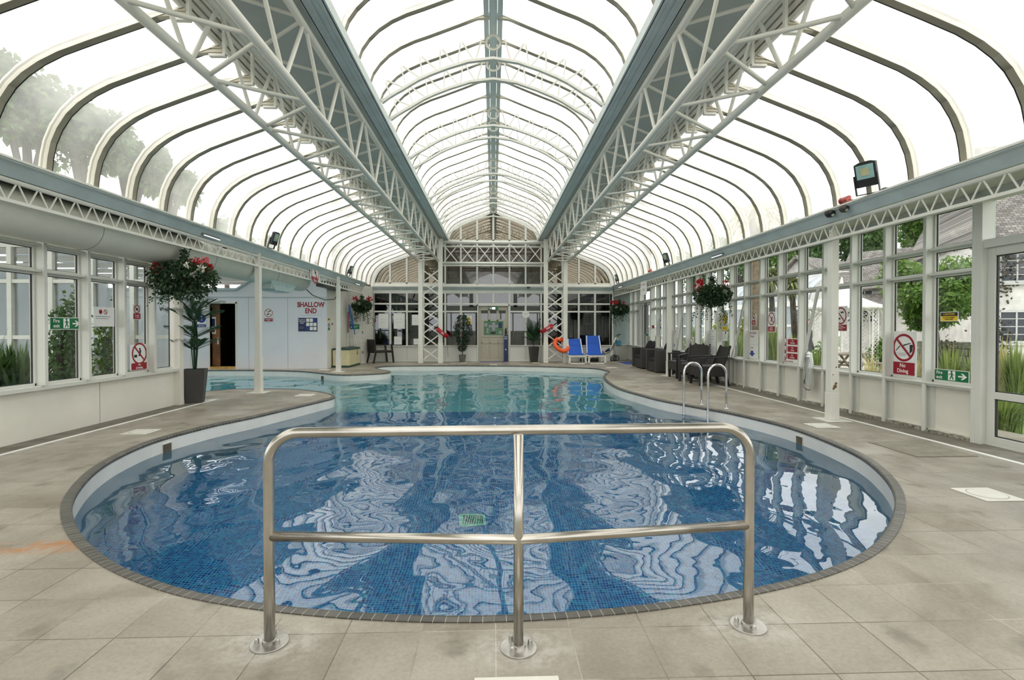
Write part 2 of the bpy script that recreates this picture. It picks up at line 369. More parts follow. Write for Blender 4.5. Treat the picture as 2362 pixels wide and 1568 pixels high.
def catmull(P, step=.06):
    out = []; n = len(P)
    for i in range(n):
        a, b, c, d = P[i - 1], P[i], P[(i + 1) % n], P[(i + 2) % n]; k = max(1, int((c - b).length / step))
        for j in range(k):
            t = j / k; out.append(.5 * ((2 * b) + (c - a) * t + (2 * a - 5 * b + 4 * c - d) * t * t + (3 * b - a - 3 * c + d) * t ** 3))
    return out
def smooth_loop(P, it):
    for _ in range(it): P = [(P[i - 1] + P[i] * 2 + P[(i + 1) % len(P)]) / 4 for i in range(len(P))]
    return P
pool = smooth_loop(catmull(ctrl), 5)
if sum(pool[i - 1].cross(pool[i]) for i in range(len(pool))) < 0: pool = pool[::-1]       # counter-clockwise
def offset_loop(P, d):
    o = []
    for i in range(len(P)):
        t = (P[(i + 1) % len(P)] - P[i - 2]).normalized(); o.append(P[i] + V((t.y, -t.x)) * d)
    return o
outer = offset_loop(pool, .058)
def fill(mb, loops, z):
    tri = geometry.tessellate_polygon([[V((p.x, p.y, 0)) for p in L] for L in loops]); flat = [p for L in loops for p in L]
    mb.add([(p.x, p.y, z) for p in flat], [t if (flat[t[1]] - flat[t[0]]).cross(flat[t[2]] - flat[t[0]]) > 0 else t[::-1] for t in tri])
mb = MB(); fill(mb, [[V((-12, YN)), V((6.2, YN)), V((6.2, 20.6)), V((-12, 20.6))], offset_loop(pool, .05)], 0.0)
struct(mb.out('floor', deckm))
# coping: a ring of small dark tiles with pale joints
copm, _tt = _new('coping_tiles'); n = NT(_tt)
bb = brick(n, n.coord('UV'), .052, .2, .0016, .2, srgb(72, 70, 66), srgb(92, 89, 82), srgb(176, 172, 160))
n.out(n.pbr(n.mix(1, bb.outputs['Color'], n.ramp(n.noise(n.coord(), 20, 4), (.3, .75), (.7, 1.15)), 'MULTIPLY'), .35))
arc = [0.0]
for i in range(1, len(pool)): arc.append(arc[-1] + (pool[i] - pool[i - 1]).length)
prof = [(.058, -.03), (.058, .006), (.02, .006), (.004, .003), (-.006, -.006), (-.006, -.03)]
mb = MB(); uvl = []
for i in range(len(pool) + 1):
    k = i % len(pool); t = (pool[(k + 1) % len(pool)] - pool[k - 2]).normalized(); nn = V((t.y, -t.x)); a = arc[k] if i < len(pool) else arc[-1] + .06
    for (q, z) in prof: p = pool[k] + nn * q; mb.v.append((p.x, p.y, z)); uvl.append((a, .1 + q))
L = len(prof)
for i in range(len(pool)):
    for q in range(L - 1): mb.f.append((i * L + q, i * L + q + 1, (i + 1) * L + q + 1, (i + 1) * L + q)); mb.mi.append(0)
co = mb.out('pool_coping', copm); ul = co.data.uv_layers.new(name='UVMap')
for lp in co.data.loops: ul.data[lp.index].uv = uvl[lp.vertex_index]
struct(co, 'dark grey tile edging round the curved pool')
# basin
def pdepth(y): return -1.45 if y < 10.1 else -1.45 + min(1, (y - 10.1) / 1.0) * .5
mb = MB(); uvl = []
for i in range(len(pool) + 1):
    k = i % len(pool); p = pool[k]; a = arc[k] if i < len(pool) else arc[-1] + .06
    for z in (-.006, pdepth(p.y) - .06): mb.v.append((p.x, p.y, z)); uvl.append((a, z))
for i in range(len(pool)): mb.f.append((2 * i, 2 * i + 2, 2 * i + 3, 2 * i + 1)); mb.mi.append(0)
ba = mb.out('pool_basin', whitem); ul = ba.data.uv_layers.new(name='UVMap')
for lp in ba.data.loops: ul.data[lp.index].uv = uvl[lp.vertex_index]
struct(ba, 'mosaic lined basin of the pool')
xs0, xs1 = -11.0, 5.2
mb = MB(); mb.m = 0; mb.quad((xs0, 1.8, -1.45), (xs1, 1.8, -1.45), (xs1, 10.1, -1.45), (xs0, 10.1, -1.45))
mb.out('deep_end_floor', bluem, ba)
mb = MB(); mb.quad((xs0, 10.1, -1.45), (xs1, 10.1, -1.45), (xs1, 11.1, -.95), (xs0, 11.1, -.95)); mb.quad((xs0, 11.1, -.95), (xs1, 11.1, -.95), (xs1, 18.6, -.9), (xs0, 18.6, -.9))
mb.out('shallow_end_floor', whitef, ba)
mb = MB(); fill(mb, [pool], -.17); struct(mb.out('water', waterm), 'still blue pool water with rippled reflections')
mb = MB(); mb.box(-12, 6.2, YN, 20.6, -1.75, -1.7); mb.out('underlay', deckgrey, ba)
# markings: white line on both sides, dark strip by the right wall
mb = MB(); mb.box(4.83, 4.885, YN, 17.3, .0, .003); struct(mb.out('trim_1', inkw), 'white line along the right side of the deck')
mb = MB(); mb.box(-4.87, -4.815, YN, 9.25, .0, .003); mb.prism([(-4.87, 9.25), (-4.815, 9.25), (-5.0, 8.95), (-5.05, 9.0)], (0, 0, 0), (1, 0, 0), (0, 1, 0), .003); struct(mb.out('trim_2', inkw), 'white line along the left side of the deck')
strip = M('dark_worn_screed', srgb(128, 122, 110), .7, var=.25, scale=5, bump=.3)
mb = MB(); mb.box(4.885, XR, YN, 17.3, .0, .002); mb.box(XL, -4.87, YN, 8.6, 0, .002); struct(mb.out('trim_3', strip), 'dark worn strip between the white line and the wall')
# ------------------------------------------------------------------ vaulted roofs
aprof = [(0, 0), (.02, .16), (.05, .30), (.11, .44), (.2, .58), (.31, .69), (.45, .79), (.62, .88), (.9, .99), (1.3, 1.14), (1.70, 1.29)]
nprof = [(1.70, 0), (1.69, .12), (1.64, .26), (1.55, .39), (1.43, .51), (1.27, .62), (1.08, .71), (.86, .79), (.5, .93), (0, 1.13)]
NZ = 4.47
def apath(sgn): return [V((sgn * (GX - a), 0, EZ + b)) for a, b in aprof]
def npath(): r = [V((a, 0, NZ + b)) for a, b in nprof]; return [V((-p.x, 0, p.z)) for p in r] + r[::-1][1:]
RS = .61
ribY = [4.74 + RS * k for k in range(-11, 24)]
def sheet(path, name, label):
    mb = MB(); y0, y1 = YN, YF
    for i in range(len(path) - 1):
        a, b = path[i], path[i + 1]; mb.quad((a.x, y0, a.z), (b.x, y0, b.z), (b.x, y1, b.z), (a.x, y1, a.z))
    return struct(mb.out(name, roofl if name == 'ceiling' else roofm, smooth=True), label)
cL = sheet(apath(-1), 'ceiling', 'left aisle vault of milky curved sheets')
cR = sheet(apath(1), 'ceiling.001', 'right aisle vault of milky curved sheets')
cN = sheet(npath(), 'ceiling.002', 'central nave vault of milky sheets rising to a ridge')
def inset(path, d):
    o = []
    for i, p in enumerate(path):
        a = path[max(0, i - 1)]; b = path[min(len(path) - 1, i + 1)]; t = (b - a).normalized(); o.append((p, V((t.z, 0, -t.x))))
    return o
def rib_mesh(path, sgn, flat):
    """curved rib: flange against the sheet, dark gasket line, box web below it"""
    mb = MB(); pr = path
    mb.m = 0; mb.sweep(pr, [(-.034, .0), (.034, .0), (.034, .018 * sgn), (-.034, .018 * sgn)])
    mb.m = 1; mb.sweep(pr, [(.034, .0), (.046, .0), (.046, .012 * sgn), (.034, .012 * sgn)])
    mb.m = 0
    q = [p.copy() for p in pr]
    if flat == 'end':
        q = q[:-1]; a = q[-1]; q += [a + V(((.16 if a.x < 0 else -.16), 0, .045)), a + V(((.3 if a.x < 0 else -.3), 0, .062)), a + V(((.42 if a.x < 0 else -.42), 0, .06))]
    if flat == 'ridge':
        m = len(q) // 2; zt = q[m].z; q[m].z = zt - .10
        q = q[:m - 1] + [q[m - 1] + V((0, 0, -.005)), V((-.2, 0, zt - .115)), q[m], V((.2, 0, zt - .115)), q[m + 1] + V((0, 0, -.005))] + q[m + 2:]
    mb.sweep(q, [(-.026, .018 * sgn), (.026, .018 * sgn), (.026, .045 * sgn), (.016, .05 * sgn), (.016, .056 * sgn), (.034, .06 * sgn), (.034, .064 * sgn), (.024, .084 * sgn), (.007, .104 * sgn), (-.007, .104 * sgn), (-.024, .084 * sgn), (-.034, .064 * sgn), (-.034, .06 * sgn), (-.016, .056 * sgn), (-.016, .05 * sgn), (-.026, .045 * sgn)])
    return mb
def ribs(path, parent, sgn, flat):
    src = rib_mesh(path, sgn, flat).out('roof_rib', [ribp, black], parent)
    for i, y in enumerate(ribY):
        o = src if i == 0 else src.copy()
        if i: COL.objects.link(o); o.parent = parent
        o.location = (0, y, 0)
ribs(apath(-1), cL, 1, 'end'); ribs(apath(1), cR, -1, 'end'); ribs(npath(), cN, 1, 'ridge')
# ridge beam
mb = MB(); zt = NZ + 1.13
mb.box(-.055, .055, YN, YF, zt - .12, zt - .06); mb.box(-.02, .02, YN, YF, zt - .14, zt - .12); mb.box(-.13, -.06, YN, YF, zt - .075, zt - .06); mb.box(.06, .13, YN, YF, zt - .075, zt - .06)
mb.out('ridge_beam', steelgrey, cN)
# trussed inner arches hung under the nave ribs, in pairs
def arch_truss(y, parent):
    P = npath(); low = []
    for i, (p, nn) in enumerate(inset(P, 0)):
        k_ = .36 * min(1, .4 + .2 * min(i, len(P) - 1 - i)); low.append(p + nn * k_ if nn.z < 0 else p - nn * k_)
    m = len(P) // 2; low[m] = V((0, 0, P[m].z - .40)); low[0] = V((-1.58, 0, P[0].z - .02)); low[-1] = V((1.58, 0, P[0].z - .02))
    for _ in range(2): low = [low[0]] + [(low[i - 1] + low[i] * 2 + low[i + 1]) / 4 for i in range(1, len(low) - 1)] + [low[-1]]
    mb = MB(); mb.sweep(low, [(-.03, -.018), (.03, -.018), (.03, .018), (-.03, .018)])
    o = mb.out('arch_truss', white, parent, loc=(0, y, 0))
    def along(path, t):
        Ls = [(path[i + 1] - path[i]).length for i in range(len(path) - 1)]; s = t * sum(Ls)
        for i, l in enumerate(Ls):
            if s <= l or i == len(Ls) - 1: return path[i].lerp(path[i + 1], min(1, s / l))
            s -= l
    mb = MB(); N = 26; up = [p + (nn * .09 if nn.z < 0 else -nn * .09) for p, nn in inset(P, 0)]; up[m] = V((0, 0, P[m].z - .2))
    for k in range(N):
        if k in (12, 13): continue
        a, b = (up, low) if k % 2 == 0 else (low, up)
        mb.bar(along(a, (k + .1) / N), along(b, (k + .9) / N), .018, .026, (0, 1, 0))
    mb.out('lattice', white, o)
    mb = MB(); mb.disc((0, -.012, P[m].z - .27), .115, (0, 1, 0), 24, .024, .085); mb.out('ring', white, o)
for y in (4.36, 4.97, 7.41, 8.02, 9.85, 10.46, 12.9, 13.51, 15.34, 15.95, 17.8): arch_truss(y + .02, cN)
# ------------------------------------------------------------------ gutters (beams) between trusses and vaults
for sg, nm in ((-1, 'beam_left'), (1, 'beam_right')):
    mb = MB(); x = lambda a, b: (min(sg * a, sg * b), max(sg * a, sg * b))
    mb.box(*x(1.86, 2.74), YN, YF, 4.50, 4.53)                       # flat deck over the truss
    o = mb.out(nm, deckgrey); struct(o, 'grey boarded valley over the %s truss' % ('left' if sg < 0 else 'right'))
    mb = MB(); mb.box(*x(1.66, 1.88), YN, YF, 4.44, 4.47); mb.box(*x(1.64, 1.67), YN, YF, 4.44, 4.56); mb.box(*x(1.72, 1.735), YN, YF, 4.43, 4.44); mb.box(*x(1.78, 1.795), YN, YF, 4.43, 4.44)
    mb.box(*x(1.87, 1.89), YN, YF, 4.44, 4.56); mb.out('valley_soffit', steelgrey, o)
    mb = MB()
    for a in (4.42, 4.34, 4.26, 4.18): mb.box(*x(2.76 + (4.42 - a) * .1, 2.79 + (4.42 - a) * .1), YN, YF, a - .06, a)
    mb.m = 1; mb.box(*x(2.79, 2.80), YN, YF, 4.12, 4.46); mb.out('valley_fascia', [white, rustm], o)
    mb = MB()
    for i, y in enumerate(ribY): mb.box(*x(2.70, 2.73), y - .02, y + .02, 4.0, 4.5); mb.box(*x(2.70, 2.86), y - .025, y + .025, 3.985, 4.01)
    mb.out('hanger_bracket', white, o)
# ------------------------------------------------------------------ box trusses
TW, Y0t, Y1t, PN = (2.66, 1.93), -2.1, 18.4, 1.22
def zig(mb, pa, pb, off, r=.021, two=False):
    y = Y1t - off; k = 0
    while y > Y0t + PN:
        mb.tube([(pa[0], y, pa[1]), (pb[0], y - PN / 2, pb[1])], r, 8, False); mb.tube([(pb[0], y - PN / 2 - .08, pb[1]), (pa[0], y - PN + .08, pa[1])], r, 8, False); y -= PN
for sg in (-1, 1):
    side = 'left' if sg < 0 else 'right'
    t = thing('roof_truss', 'long white tubular box truss under the %s roof valley' % side, 'truss', (0, 0, 0))
    ZB, ZT = 3.62, 4.36
    ch = {'A': (sg * 2.68, ZB), 'B': (sg * 1.95, ZB), 'C': (sg * 1.95, ZT), 'D': (sg * 2.68, ZT)}
    for k in 'ABCD':
        mb = MB(); mb.tube([(ch[k][0], Y0t, ch[k][1]), (ch[k][0], Y1t, ch[k][1])], .043 if k in 'AB' else .04, 14); mb.out('chord', white, t, smooth=True)
    for a, b, off in (('A', 'B', 0), ('B', 'C', .1), ('A', 'D', .35), ('D', 'C', .25)):
        mb = MB(); zig(mb, ch[a], ch[b], off); mb.out('lattice', white, t, smooth=True)
    # portal legs at the far end
    for nm, xx in (('inner', 1.87), ('outer', 2.57)):
        mb = MB(); mb.box(sg * xx - .085, sg * xx + .085, 18.3, 18.46, 0, .72); mb.box(sg * xx - .075, sg * xx + .075, 18.31, 18.45, .72, 4.4 if nm == 'inner' else 3.66)
        mb.out('truss_leg', white, t, bevel=.006)
    mb = MB(); z = .12
    while z < 3.3:
        mb.bar((sg * 1.93, 18.34, z), (sg * 2.5, 18.34, z + .42), .04, .02, (0, 1, 0)); mb.bar((sg * 2.5, 18.40, z), (sg * 1.93, 18.40, z + .42), .04, .02, (0, 1, 0)); z += .42 + .04
    mb.out('leg_bracing', white, t)
t = thing('portal_truss', 'white tubular truss crossing between the two box trusses before the far wall', 'truss', (0, 18.38, 0))
for z, r in ((4.29, .05), (4.13, .03), (3.55, .045), (3.46, .03)):
    mb = MB(); mb.tube([(-1.8, 0, z), (1.8, 0, z)], r, 12); mb.out('chord', white, t, smooth=True)
mb = MB()
for k in range(6):
    a = -1.8 + k * .6; mb.bar((a + .03, .02, 3.56), (a + .55, .02, 4.2), .03, .018, (0, 1, 0)); mb.bar((a + .55, -.02, 3.56), (a + .03, -.02, 4.2), .03, .018, (0, 1, 0))
mb.out('lattice', white, t)
# ------------------------------------------------------------------ eave beams with lattice frieze
for sg, side in ((-1, 'left'), (1, 'right')):
    y1 = YF + (.8 if sg > 0 else -1.0); x = lambda a, b: (min(sg * a, sg * b), max(sg * a, sg * b))
    mb = MB(); mb.prism([(sg * 4.40, 2.80), (sg * 4.40, 2.775), (sg * 4.44, 2.765), (sg * 4.52, 2.66), (sg * 4.60, 2.66), (sg * 4.60, 2.80)][::sg], (0, y1 if sg > 0 else y1, 0), (1, 0, 0), (0, 0, 1), y1 - YN)
    o = struct(mb.out('trim_%d' % (4 if sg < 0 else 5), steelgrey), 'grey eave gutter along the %s side' % side)
    mb = MB(); mb.box(*x(4.385, 4.44), YN, y1, 2.79, 2.81); mb.out('eave_ledge', white, o)
    mb = MB(); mb.tube([(sg * 4.53, YN, 2.63), (sg * 4.53, y1, 2.63)], .024, 8); mb.box(*x(4.50, 4.56), YN, y1, 2.42, 2.452); mb.out('frieze_rail', white, o)
    mb = MB(); y = YN; k = 0
    while y < y1 - .1:
        mb.bar((sg * 4.53, y, 2.62 if k % 2 else 2.45), (sg * 4.53, y + .1, 2.45 if k % 2 else 2.62), .009, .014, (0, 0, 1)); y += .115; k += 1
    mb.out('lattice', white, o)
# flat side roofs outside the gutters
sheetm = M('side_roof_sheet', srgb(206, 204, 190), .6, var=.1)
mb = MB(); mb.box(4.58, 5.42, YN, 20.3, 2.72, 2.75); struct(mb.out('ceiling.003', sheetm), 'flat side ceiling above the right windows')
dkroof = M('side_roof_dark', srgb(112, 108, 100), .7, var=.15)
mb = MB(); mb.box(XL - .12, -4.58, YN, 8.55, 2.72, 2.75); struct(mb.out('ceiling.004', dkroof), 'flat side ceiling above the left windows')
# ================================================================== WALLS AND WINDOWS
WN = [0]
ZT1, ZT2, ZSIL, ZTOP = 1.885, 2.185, .60, 2.66
def side_bay(side, y0, y1, note):
    """one bay of the side glazing: deep posts, two transoms, three panes"""
    WN[0] += 1; s = 1 if side == 'right' else -1; X = XR if s > 0 else XL
    x = lambda a, b: (min(X + s * a, X + s * b), max(X + s * a, X + s * b))
    mb = MB()
    mb.box(*x(-.11, .03), y0 - .012, y0 + .012, ZSIL, ZTOP); mb.box(*x(-.02, .03), y0 - .034, y0 + .034, ZSIL, ZTOP)
    mb.box(*x(-.125, -.10), y0 - .022, y0 + .022, ZSIL - .6 if s > 0 else ZSIL, ZTOP)
    for z in (ZT1, ZT2): mb.box(*x(-.09, .03), y0 + .012, y1 - .012, z - .012, z + .012); mb.box(*x(-.025, .03), y0 + .012, y1 - .012, z - .036, z + .036)
    mb.box(*x(-.05, .03), y0, y1, ZTOP - .05, ZTOP + .06); mb.box(*x(-.02, .03), y0, y1, ZSIL, ZSIL + .03)
    o = struct(mb.out('window_%d' % WN[0], frame, bevel=.003), '%s bay of the %s glazing' % (note, side))
    for a, b in ((ZSIL + .03, ZT1 - .036), (ZT1 + .036, ZT2 - .036), (ZT2 + .036, ZTOP - .05)):
        g = MB(); xx = X + s * .012; q = [(xx, y0 + .03, a), (xx, y1 - .03, a), (xx, y1 - .03, b), (xx, y0 + .03, b)]
        g.quad(*(q if s < 0 else q[::-1])); g.out('window_pane', glass, o)
        k = MB()
        for (a0, a1, b0, b1) in ((y0 + .034, y0 + .044, a, b), (y1 - .044, y1 - .034, a, b), (y0 + .034, y1 - .034, a, a + .007), (y0 + .034, y1 - .034, b - .007, b)): k.box(*x(0, .012), a0, a1, b0, b1)
        k.out('gasket', black, o)
    return o
# right wall: bays at 0.655 m, glazed door near the camera and a double door far down
RB = [5.42 + .642 * k for k in range(0, 24)]
mb = MB(); segs = [(YN, 4.33), (5.42, RB[18]), (RB[20], 20.0)]
for a, b in segs: mb.box(XR - .01, XR + .05, a, b, 0, ZSIL - .04); mb.box(XR - .06, XR - .01, a, b, 0, .04)
struct(mb.out('wall_right', wallp), 'low cream panelled wall under the right windows')
wr = bpy.data.objects['wall_right']
mb = MB()
for a, b in segs: mb.box(XR - .10, XR + .05, a, b, ZSIL - .045, ZSIL); mb.box(XR - .13, XR - .06, a, b, ZSIL - .02, ZSIL + .004)
mb.out('window_sill', frame, wr, bevel=.004)
mb = MB()
for y in [4.33 - .642 * k for k in range(11)] + RB[:19]: mb.box(XR - .08, XR - .01, y + .03, y + .05, .04, ZSIL - .045); mb.box(XR - .04, XR - .01, y - .05, y + .03, .04, ZSIL - .045)
mb.out('panel_stud', frame, wr)
grout = M('crumbling_mortar', srgb(176, 172, 158), .9, var=.5, scale=24, bump=.8)
mb = MB(); random.seed(3)
for a, b in segs:
    y = a
    while y < b - .05:
        l = random.uniform(.05, .2); h = random.uniform(.018, .04); mb.box(XR - .10 - random.uniform(0, .025), XR - .05, y, y + l, 0, h); y += l
mb.out('mortar_fillet', grout, wr)
mb = MB()
for q in ((1887, 668, 1850, 845), (1717, 697, 1689, 824), (1576, 708, 1563, 800)): mb.bar(onX(q[0], q[1], XR - .15), onX(q[2], q[3], XR - .15), .045, .03, (1, 0, 0))
mb.out('diagonal_brace', frame, wr)
y = 4.33
names = ['nearest', 'second', 'third', 'fourth', 'fifth', 'sixth', 'seventh', 'eighth', 'ninth', 'tenth', 'eleventh', 'twelfth', 'thirteenth', 'fourteenth', 'fifteenth', 'sixteenth', 'seventeenth', 'eighteenth', 'nineteenth', 'twentieth', 'twenty-first']
for k in range(18): side_bay('right', RB[k], RB[k + 1], names[k])
side_bay('right', RB[20], RB[21], 'last')
side_bay('right', RB[21], RB[22], 'corner')
side_bay('right', RB[22], 20.0, 'narrow corner')
while y > YN + .6: side_bay('right', y - .642, y, 'behind-door'); y -= .642
# near right door
def glazed_door(n, y0, y1, leaves, label, head=2.10):
    mb = MB(); X = XR
    mb.box(X - .12, X + .03, y0 - .05, y0 + .05, 0, ZTOP); mb.box(X - .12, X + .03, y1 - .05, y1 + .05, 0, ZTOP); mb.box(X - .10, X + .03, y0, y1, head, head + .09); mb.box(X - .10, X + .03, y0, y1, ZTOP - .05, ZTOP + .06); mb.box(X - .06, X + .03, y0, y1, 0, .03)
    o = struct(mb.out('door_%d' % n, frame, bevel=.004), label)
    g = MB(); g.quad((X + .01, y1 - .05, head + .09), (X + .01, y0 + .05, head + .09), (X + .01, y0 + .05, ZTOP - .05), (X + .01, y1 - .05, ZTOP - .05)); g.out('transom_pane', glass, o)
    w = (y1 - y0 - .1) / leaves
    for k in range(leaves):
        a = y0 + .05 + w * k; b = a + w; mb = MB()
        for q in ((a, a + .085, .03, head), (b - .085, b, .03, head)): mb.box(X - .055, X - .005, *q)
        for z0, z1 in ((.03, .10), (.50, .575), (head - .09, head)): mb.box(X - .055, X - .005, a + .085, b - .085, z0, z1)
        lf = mb.out('door_leaf', frame, o, bevel=.004)
        for z0, z1 in ((.10, .50), (.575, head - .09)):
            g = MB(); g.quad((X - .02, b - .085, z0), (X - .02, a + .085, z0), (X - .02, a + .085, z1), (X - .02, b - .085, z1)); g.out('glass_pane', glass, lf)
            k2 = MB()
            for (c0, c1, e0, e1) in ((a + .085, a + .097, z0, z1), (b - .097, b - .085, z0, z1), (a + .085, b - .085, z0, z0 + .01), (a + .085, b - .085, z1 - .01, z1)): k2.box(X - .04, X - .02, c0, c1, e0, e1)
            k2.out('gasket', black, lf)
    return o
glazed_door(1, 4.33, 5.38, 1, 'white glazed door with a mid rail in the right wall')
d2 = glazed_door(2, RB[18], RB[20], 2, 'pair of white glazed doors far down the right wall', 2.12)
mb = MB(); mb.tube([(XR - .09, 17.54, 1.05), (XR - .09, 17.54, 2.1)], .012, 6); mb.tube([(XR - .09, 17.7, 1.05), (XR - .09, 17.7, 2.1)], .012, 6); mb.out('door_closer_bar', dark, d2)
# right aisle end wall
mb = MB(); mb.box(4.37, XR + .05, 20.0, 20.08, 0, .6); mb.box(4.37, 4.5, 19.2, 20.08, 0, 2.78); mb.box(4.37, XR + .05, 19.94, 20.0, .57, .60); mb.box(4.37, XR + .05, 20.0, 20.08, 2.6, 2.78)
struct(mb.out('wall_back_right', frame), 'recessed end of the right aisle')
frost = M('frosted_ribbed_panel', srgb(176, 190, 188), .4, var=.08, scale=3)
mb = MB(); mb.box(4.5, XR, 20.0, 20.04, .6, 2.6)
for k in range(28): mb.box(4.5 + k * .03, 4.507 + k * .03, 19.99, 20.0, .6, 2.6)
WN[0] += 1; struct(mb.out('window_%d' % WN[0], frost), 'ribbed frosted panel at the end of the right aisle')
# left wall
LB = [8.44, 7.87, 7.25, 6.62, 5.99]
while LB[-1] > YN + .6: LB.append(LB[-1] - .63)
mb = MB(); mb.box(XL - .06, XL, YN, 8.6, 0, ZSIL - .04); mb.box(XL - .06, XL + .1, 8.5, 8.6, 0, ZTOP + .06)
wl = struct(mb.out('wall_left', wallp), 'low cream wall under the left windows')
mb = MB(); mb.box(XL - .06, XL + .09, YN, 8.61, ZSIL - .05, ZSIL); mb.out('window_sill', frame, wl, bevel=.006)
mb = MB(); mb.box(XL, XL + .002, 6.93, 6.936, 0, .55); mb.box(XL, XL + .002, 4.0, 4.006, 0, .55); mb.out('panel_joint', grey, wl)
for k in range(len(LB) - 1): side_bay('left', LB[k + 1], LB[k], names[min(k, 20)])
# alcove: glazed near wall, solid back wall with the sauna opening, left wall
mb = MB()
mb.box(-11.6, XL, 8.58, 8.66, 0, .4); mb.box(-11.6, XL, 8.58, 8.66, 2.55, 2.75)
for k in range(11): mb.box(-11.6 + k * .64 - .035, -11.6 + k * .64 + .035, 8.56, 8.66, .4, 2.55)
for z in (1.1, 2.0): mb.box(-11.6, XL, 8.57, 8.65, z - .03, z + .03)
o = struct(mb.out('wall_alcove_front', frame), 'white glazed wall of the side pool seen through the left windows')
mb = MB(); mb.quad((-11.6, 8.62, .4), (XL, 8.62, .4), (XL, 8.62, 2.55), (-11.6, 8.62, 2.55)); mb.out('window_pane', glass, o)
AY = 16.0
p0 = onY(485, 845, AY); p1 = onY(544, 845, AY); zt = onY(500, 700, AY).z
sx0, sx1 = p0.x, p1.x
mb = MB(); mb.box(-11.6, sx0, AY, AY + .1, 0, 2.43); mb.box(sx0, sx1, AY, AY + .1, zt, 2.43); mb.box(sx1, -5.1, AY, AY + .1, 0, 2.43)
kx = onY(545, 668, AY).x
mb.prism([(kx, 2.43), (-5.1, 2.43), (-5.1, 2.76), (kx + .55, 2.76)], (0, AY + .1, 0), (1, 0, 0), (0, 0, 1), .1)
aw = struct(mb.out('wall_alcove', alcw), 'plain white wall behind the side pool')
mb = MB(); mb.box(-11.6, kx, AY - .03, AY + .12, 2.40, 2.46); mb.bar((kx, AY + .04, 2.43), (kx + .55, AY + .04, 2.78), .15, .05); mb.box(-11.6, -5.1, AY - .012, AY, 2.185, 2.20); mb.out('ledge', steelgrey, aw)
mb = MB()
for px in (418, 574, 664, 440): x_ = onY(px, 800, AY).x; mb.box(x_ - .003, x_ + .003, AY - .003, AY, 0, 2.18)
mb.out('panel_joint', grey, aw)
mb = MB(); mb.box(sx0 - .05, sx0, AY - .02, AY + .1, 0, zt + .05); mb.box(sx1, sx1 + .04, AY - .02, AY + .1, 0, zt + .05); mb.box(sx0 - .05, sx1 + .04, AY - .02, AY + .1, zt, zt + .05); mb.out('opening_frame', white, aw)
mb = MB(); mb.box(-11.68, -11.6, 8.6, AY, 0, 2.6); struct(mb.out('wall_alcove_side', alcw), 'far white wall of the side pool')
clear = M_glass('alcove_roof_sheet', (.9, .9, .88), 1.45, .45)
mb = MB(); mb.quad((-11.6, 8.6, 2.80), (-4.6, 8.6, 2.80), (-4.6, 18.3, 2.80), (-11.6, 18.3, 2.80)); struct(mb.out('ceiling.005', clear), 'translucent ceiling over the side pool')
mb = MB()
for k in range(8): mb.box(-11.6, -4.6, 9.0 + k * 1.2, 9.05 + k * 1.2, 2.68, 2.78)
mb.out('roof_bar', frame, bpy.data.objects['ceiling.005'])
wood = M('sauna_pine', srgb(128, 84, 44), .55, var=.3, scale=5); wdark = M('sauna_dark_wood', srgb(58, 38, 24), .6, var=.3, scale=5)
mb = MB(); mb.box(sx0 - .3, sx1 + .3, AY + 1.8, AY + 1.85, 0, 2.2); mb.box(sx0 - .3, sx0 - .25, AY + .1, AY + 1.8, 0, 2.2); mb.box(sx1 + .25, sx1 + .3, AY + .1, AY + 1.8, 0, 2.2); mb.box(sx0 - .3, sx1 + .3, AY + .1, AY + 1.85, 2.2, 2.25); mb.box(sx0 - .3, sx1 + .3, AY + .1, AY + 1.85, .0, .02)
for k in range(12): mb.box(sx0 - .25, sx1 + .25, AY + 1.775, AY + 1.8, .1 + k * .17, .12 + k * .17)
struct(mb.out('wall_sauna', wdark), 'dark timber lobby behind the white alcove wall')
mb = MB(); mb.box(sx0, sx1, AY - .02, AY + .12, 0, .07); mb.out('threshold', yell if False else M('brass_threshold', srgb(196, 160, 84), .4, var=.2), aw)
mb = MB()
dx = sx0 + (sx1 - sx0) * .30
mb.box(sx0, dx, AY + .12, AY + .17, .08, zt - .02); dl = struct(mb.out('door_3', wood, bevel=.005), 'half open pine door with a notice')
mb = MB(); mb.box(dx - .06, dx - .03, AY + .09, AY + .12, .75, .95); mb.out('door_handle', paper, dl)
mb = MB(); mb.box(sx0 + (sx1 - sx0) * .62, sx0 + (sx1 - sx0) * .66, AY + 1.0, AY + 1.05, .02, 2.0); mb.box(sx0 + (sx1 - sx0) * .66, sx1 + .1, AY + 1.0, AY + 1.04, .02, 2.0); struct(mb.out('door_4', wood), 'dark timber sauna door deeper in the lobby')
# side wall from the alcove to the far corner
slat = M('white_painted_boarding', srgb(218, 216, 206), .5, var=.06)
mb = MB(); mb.box(-5.18, -5.1, AY + .1, 18.2, 0, 2.78); so_ = struct(mb.out('wall_side', wallp), 'cream return wall beside the storage box')
mb = MB(); mb.box(-5.1, -4.6, 18.2, 18.28, 0, 2.75)
for k in range(22): mb.box(-5.1, -4.6, 18.188, 18.2, .012 + k * .125, .125 + k * .125)
struct(mb.out('wall_boarded', slat, bevel=.003), 'white boarded wall behind the poles')
mb = MB(); mb.prism([(-4.63, 18.2), (-4.59, 18.2), (-4.40, 19.2), (-4.46, 19.2)], (0, 0, 0), (1, 0, 0), (0, 1, 0), 2.3)
mb.prism([(-4.63, 18.2), (-4.59, 18.2), (-4.40, 19.2), (-4.46, 19.2)], (0, 0, 2.3), (1, 0, 0), (0, 1, 0), .45)
d = struct(mb.out('door_5', slat), 'narrow white boarded cupboard door in the far left corner')
mb = MB()
for z in (.35, 1.05, 1.75): mb.box(-4.60, -4.57, 18.22, 18.26, z, z + .09)
mb.out('hinge', dark, d)
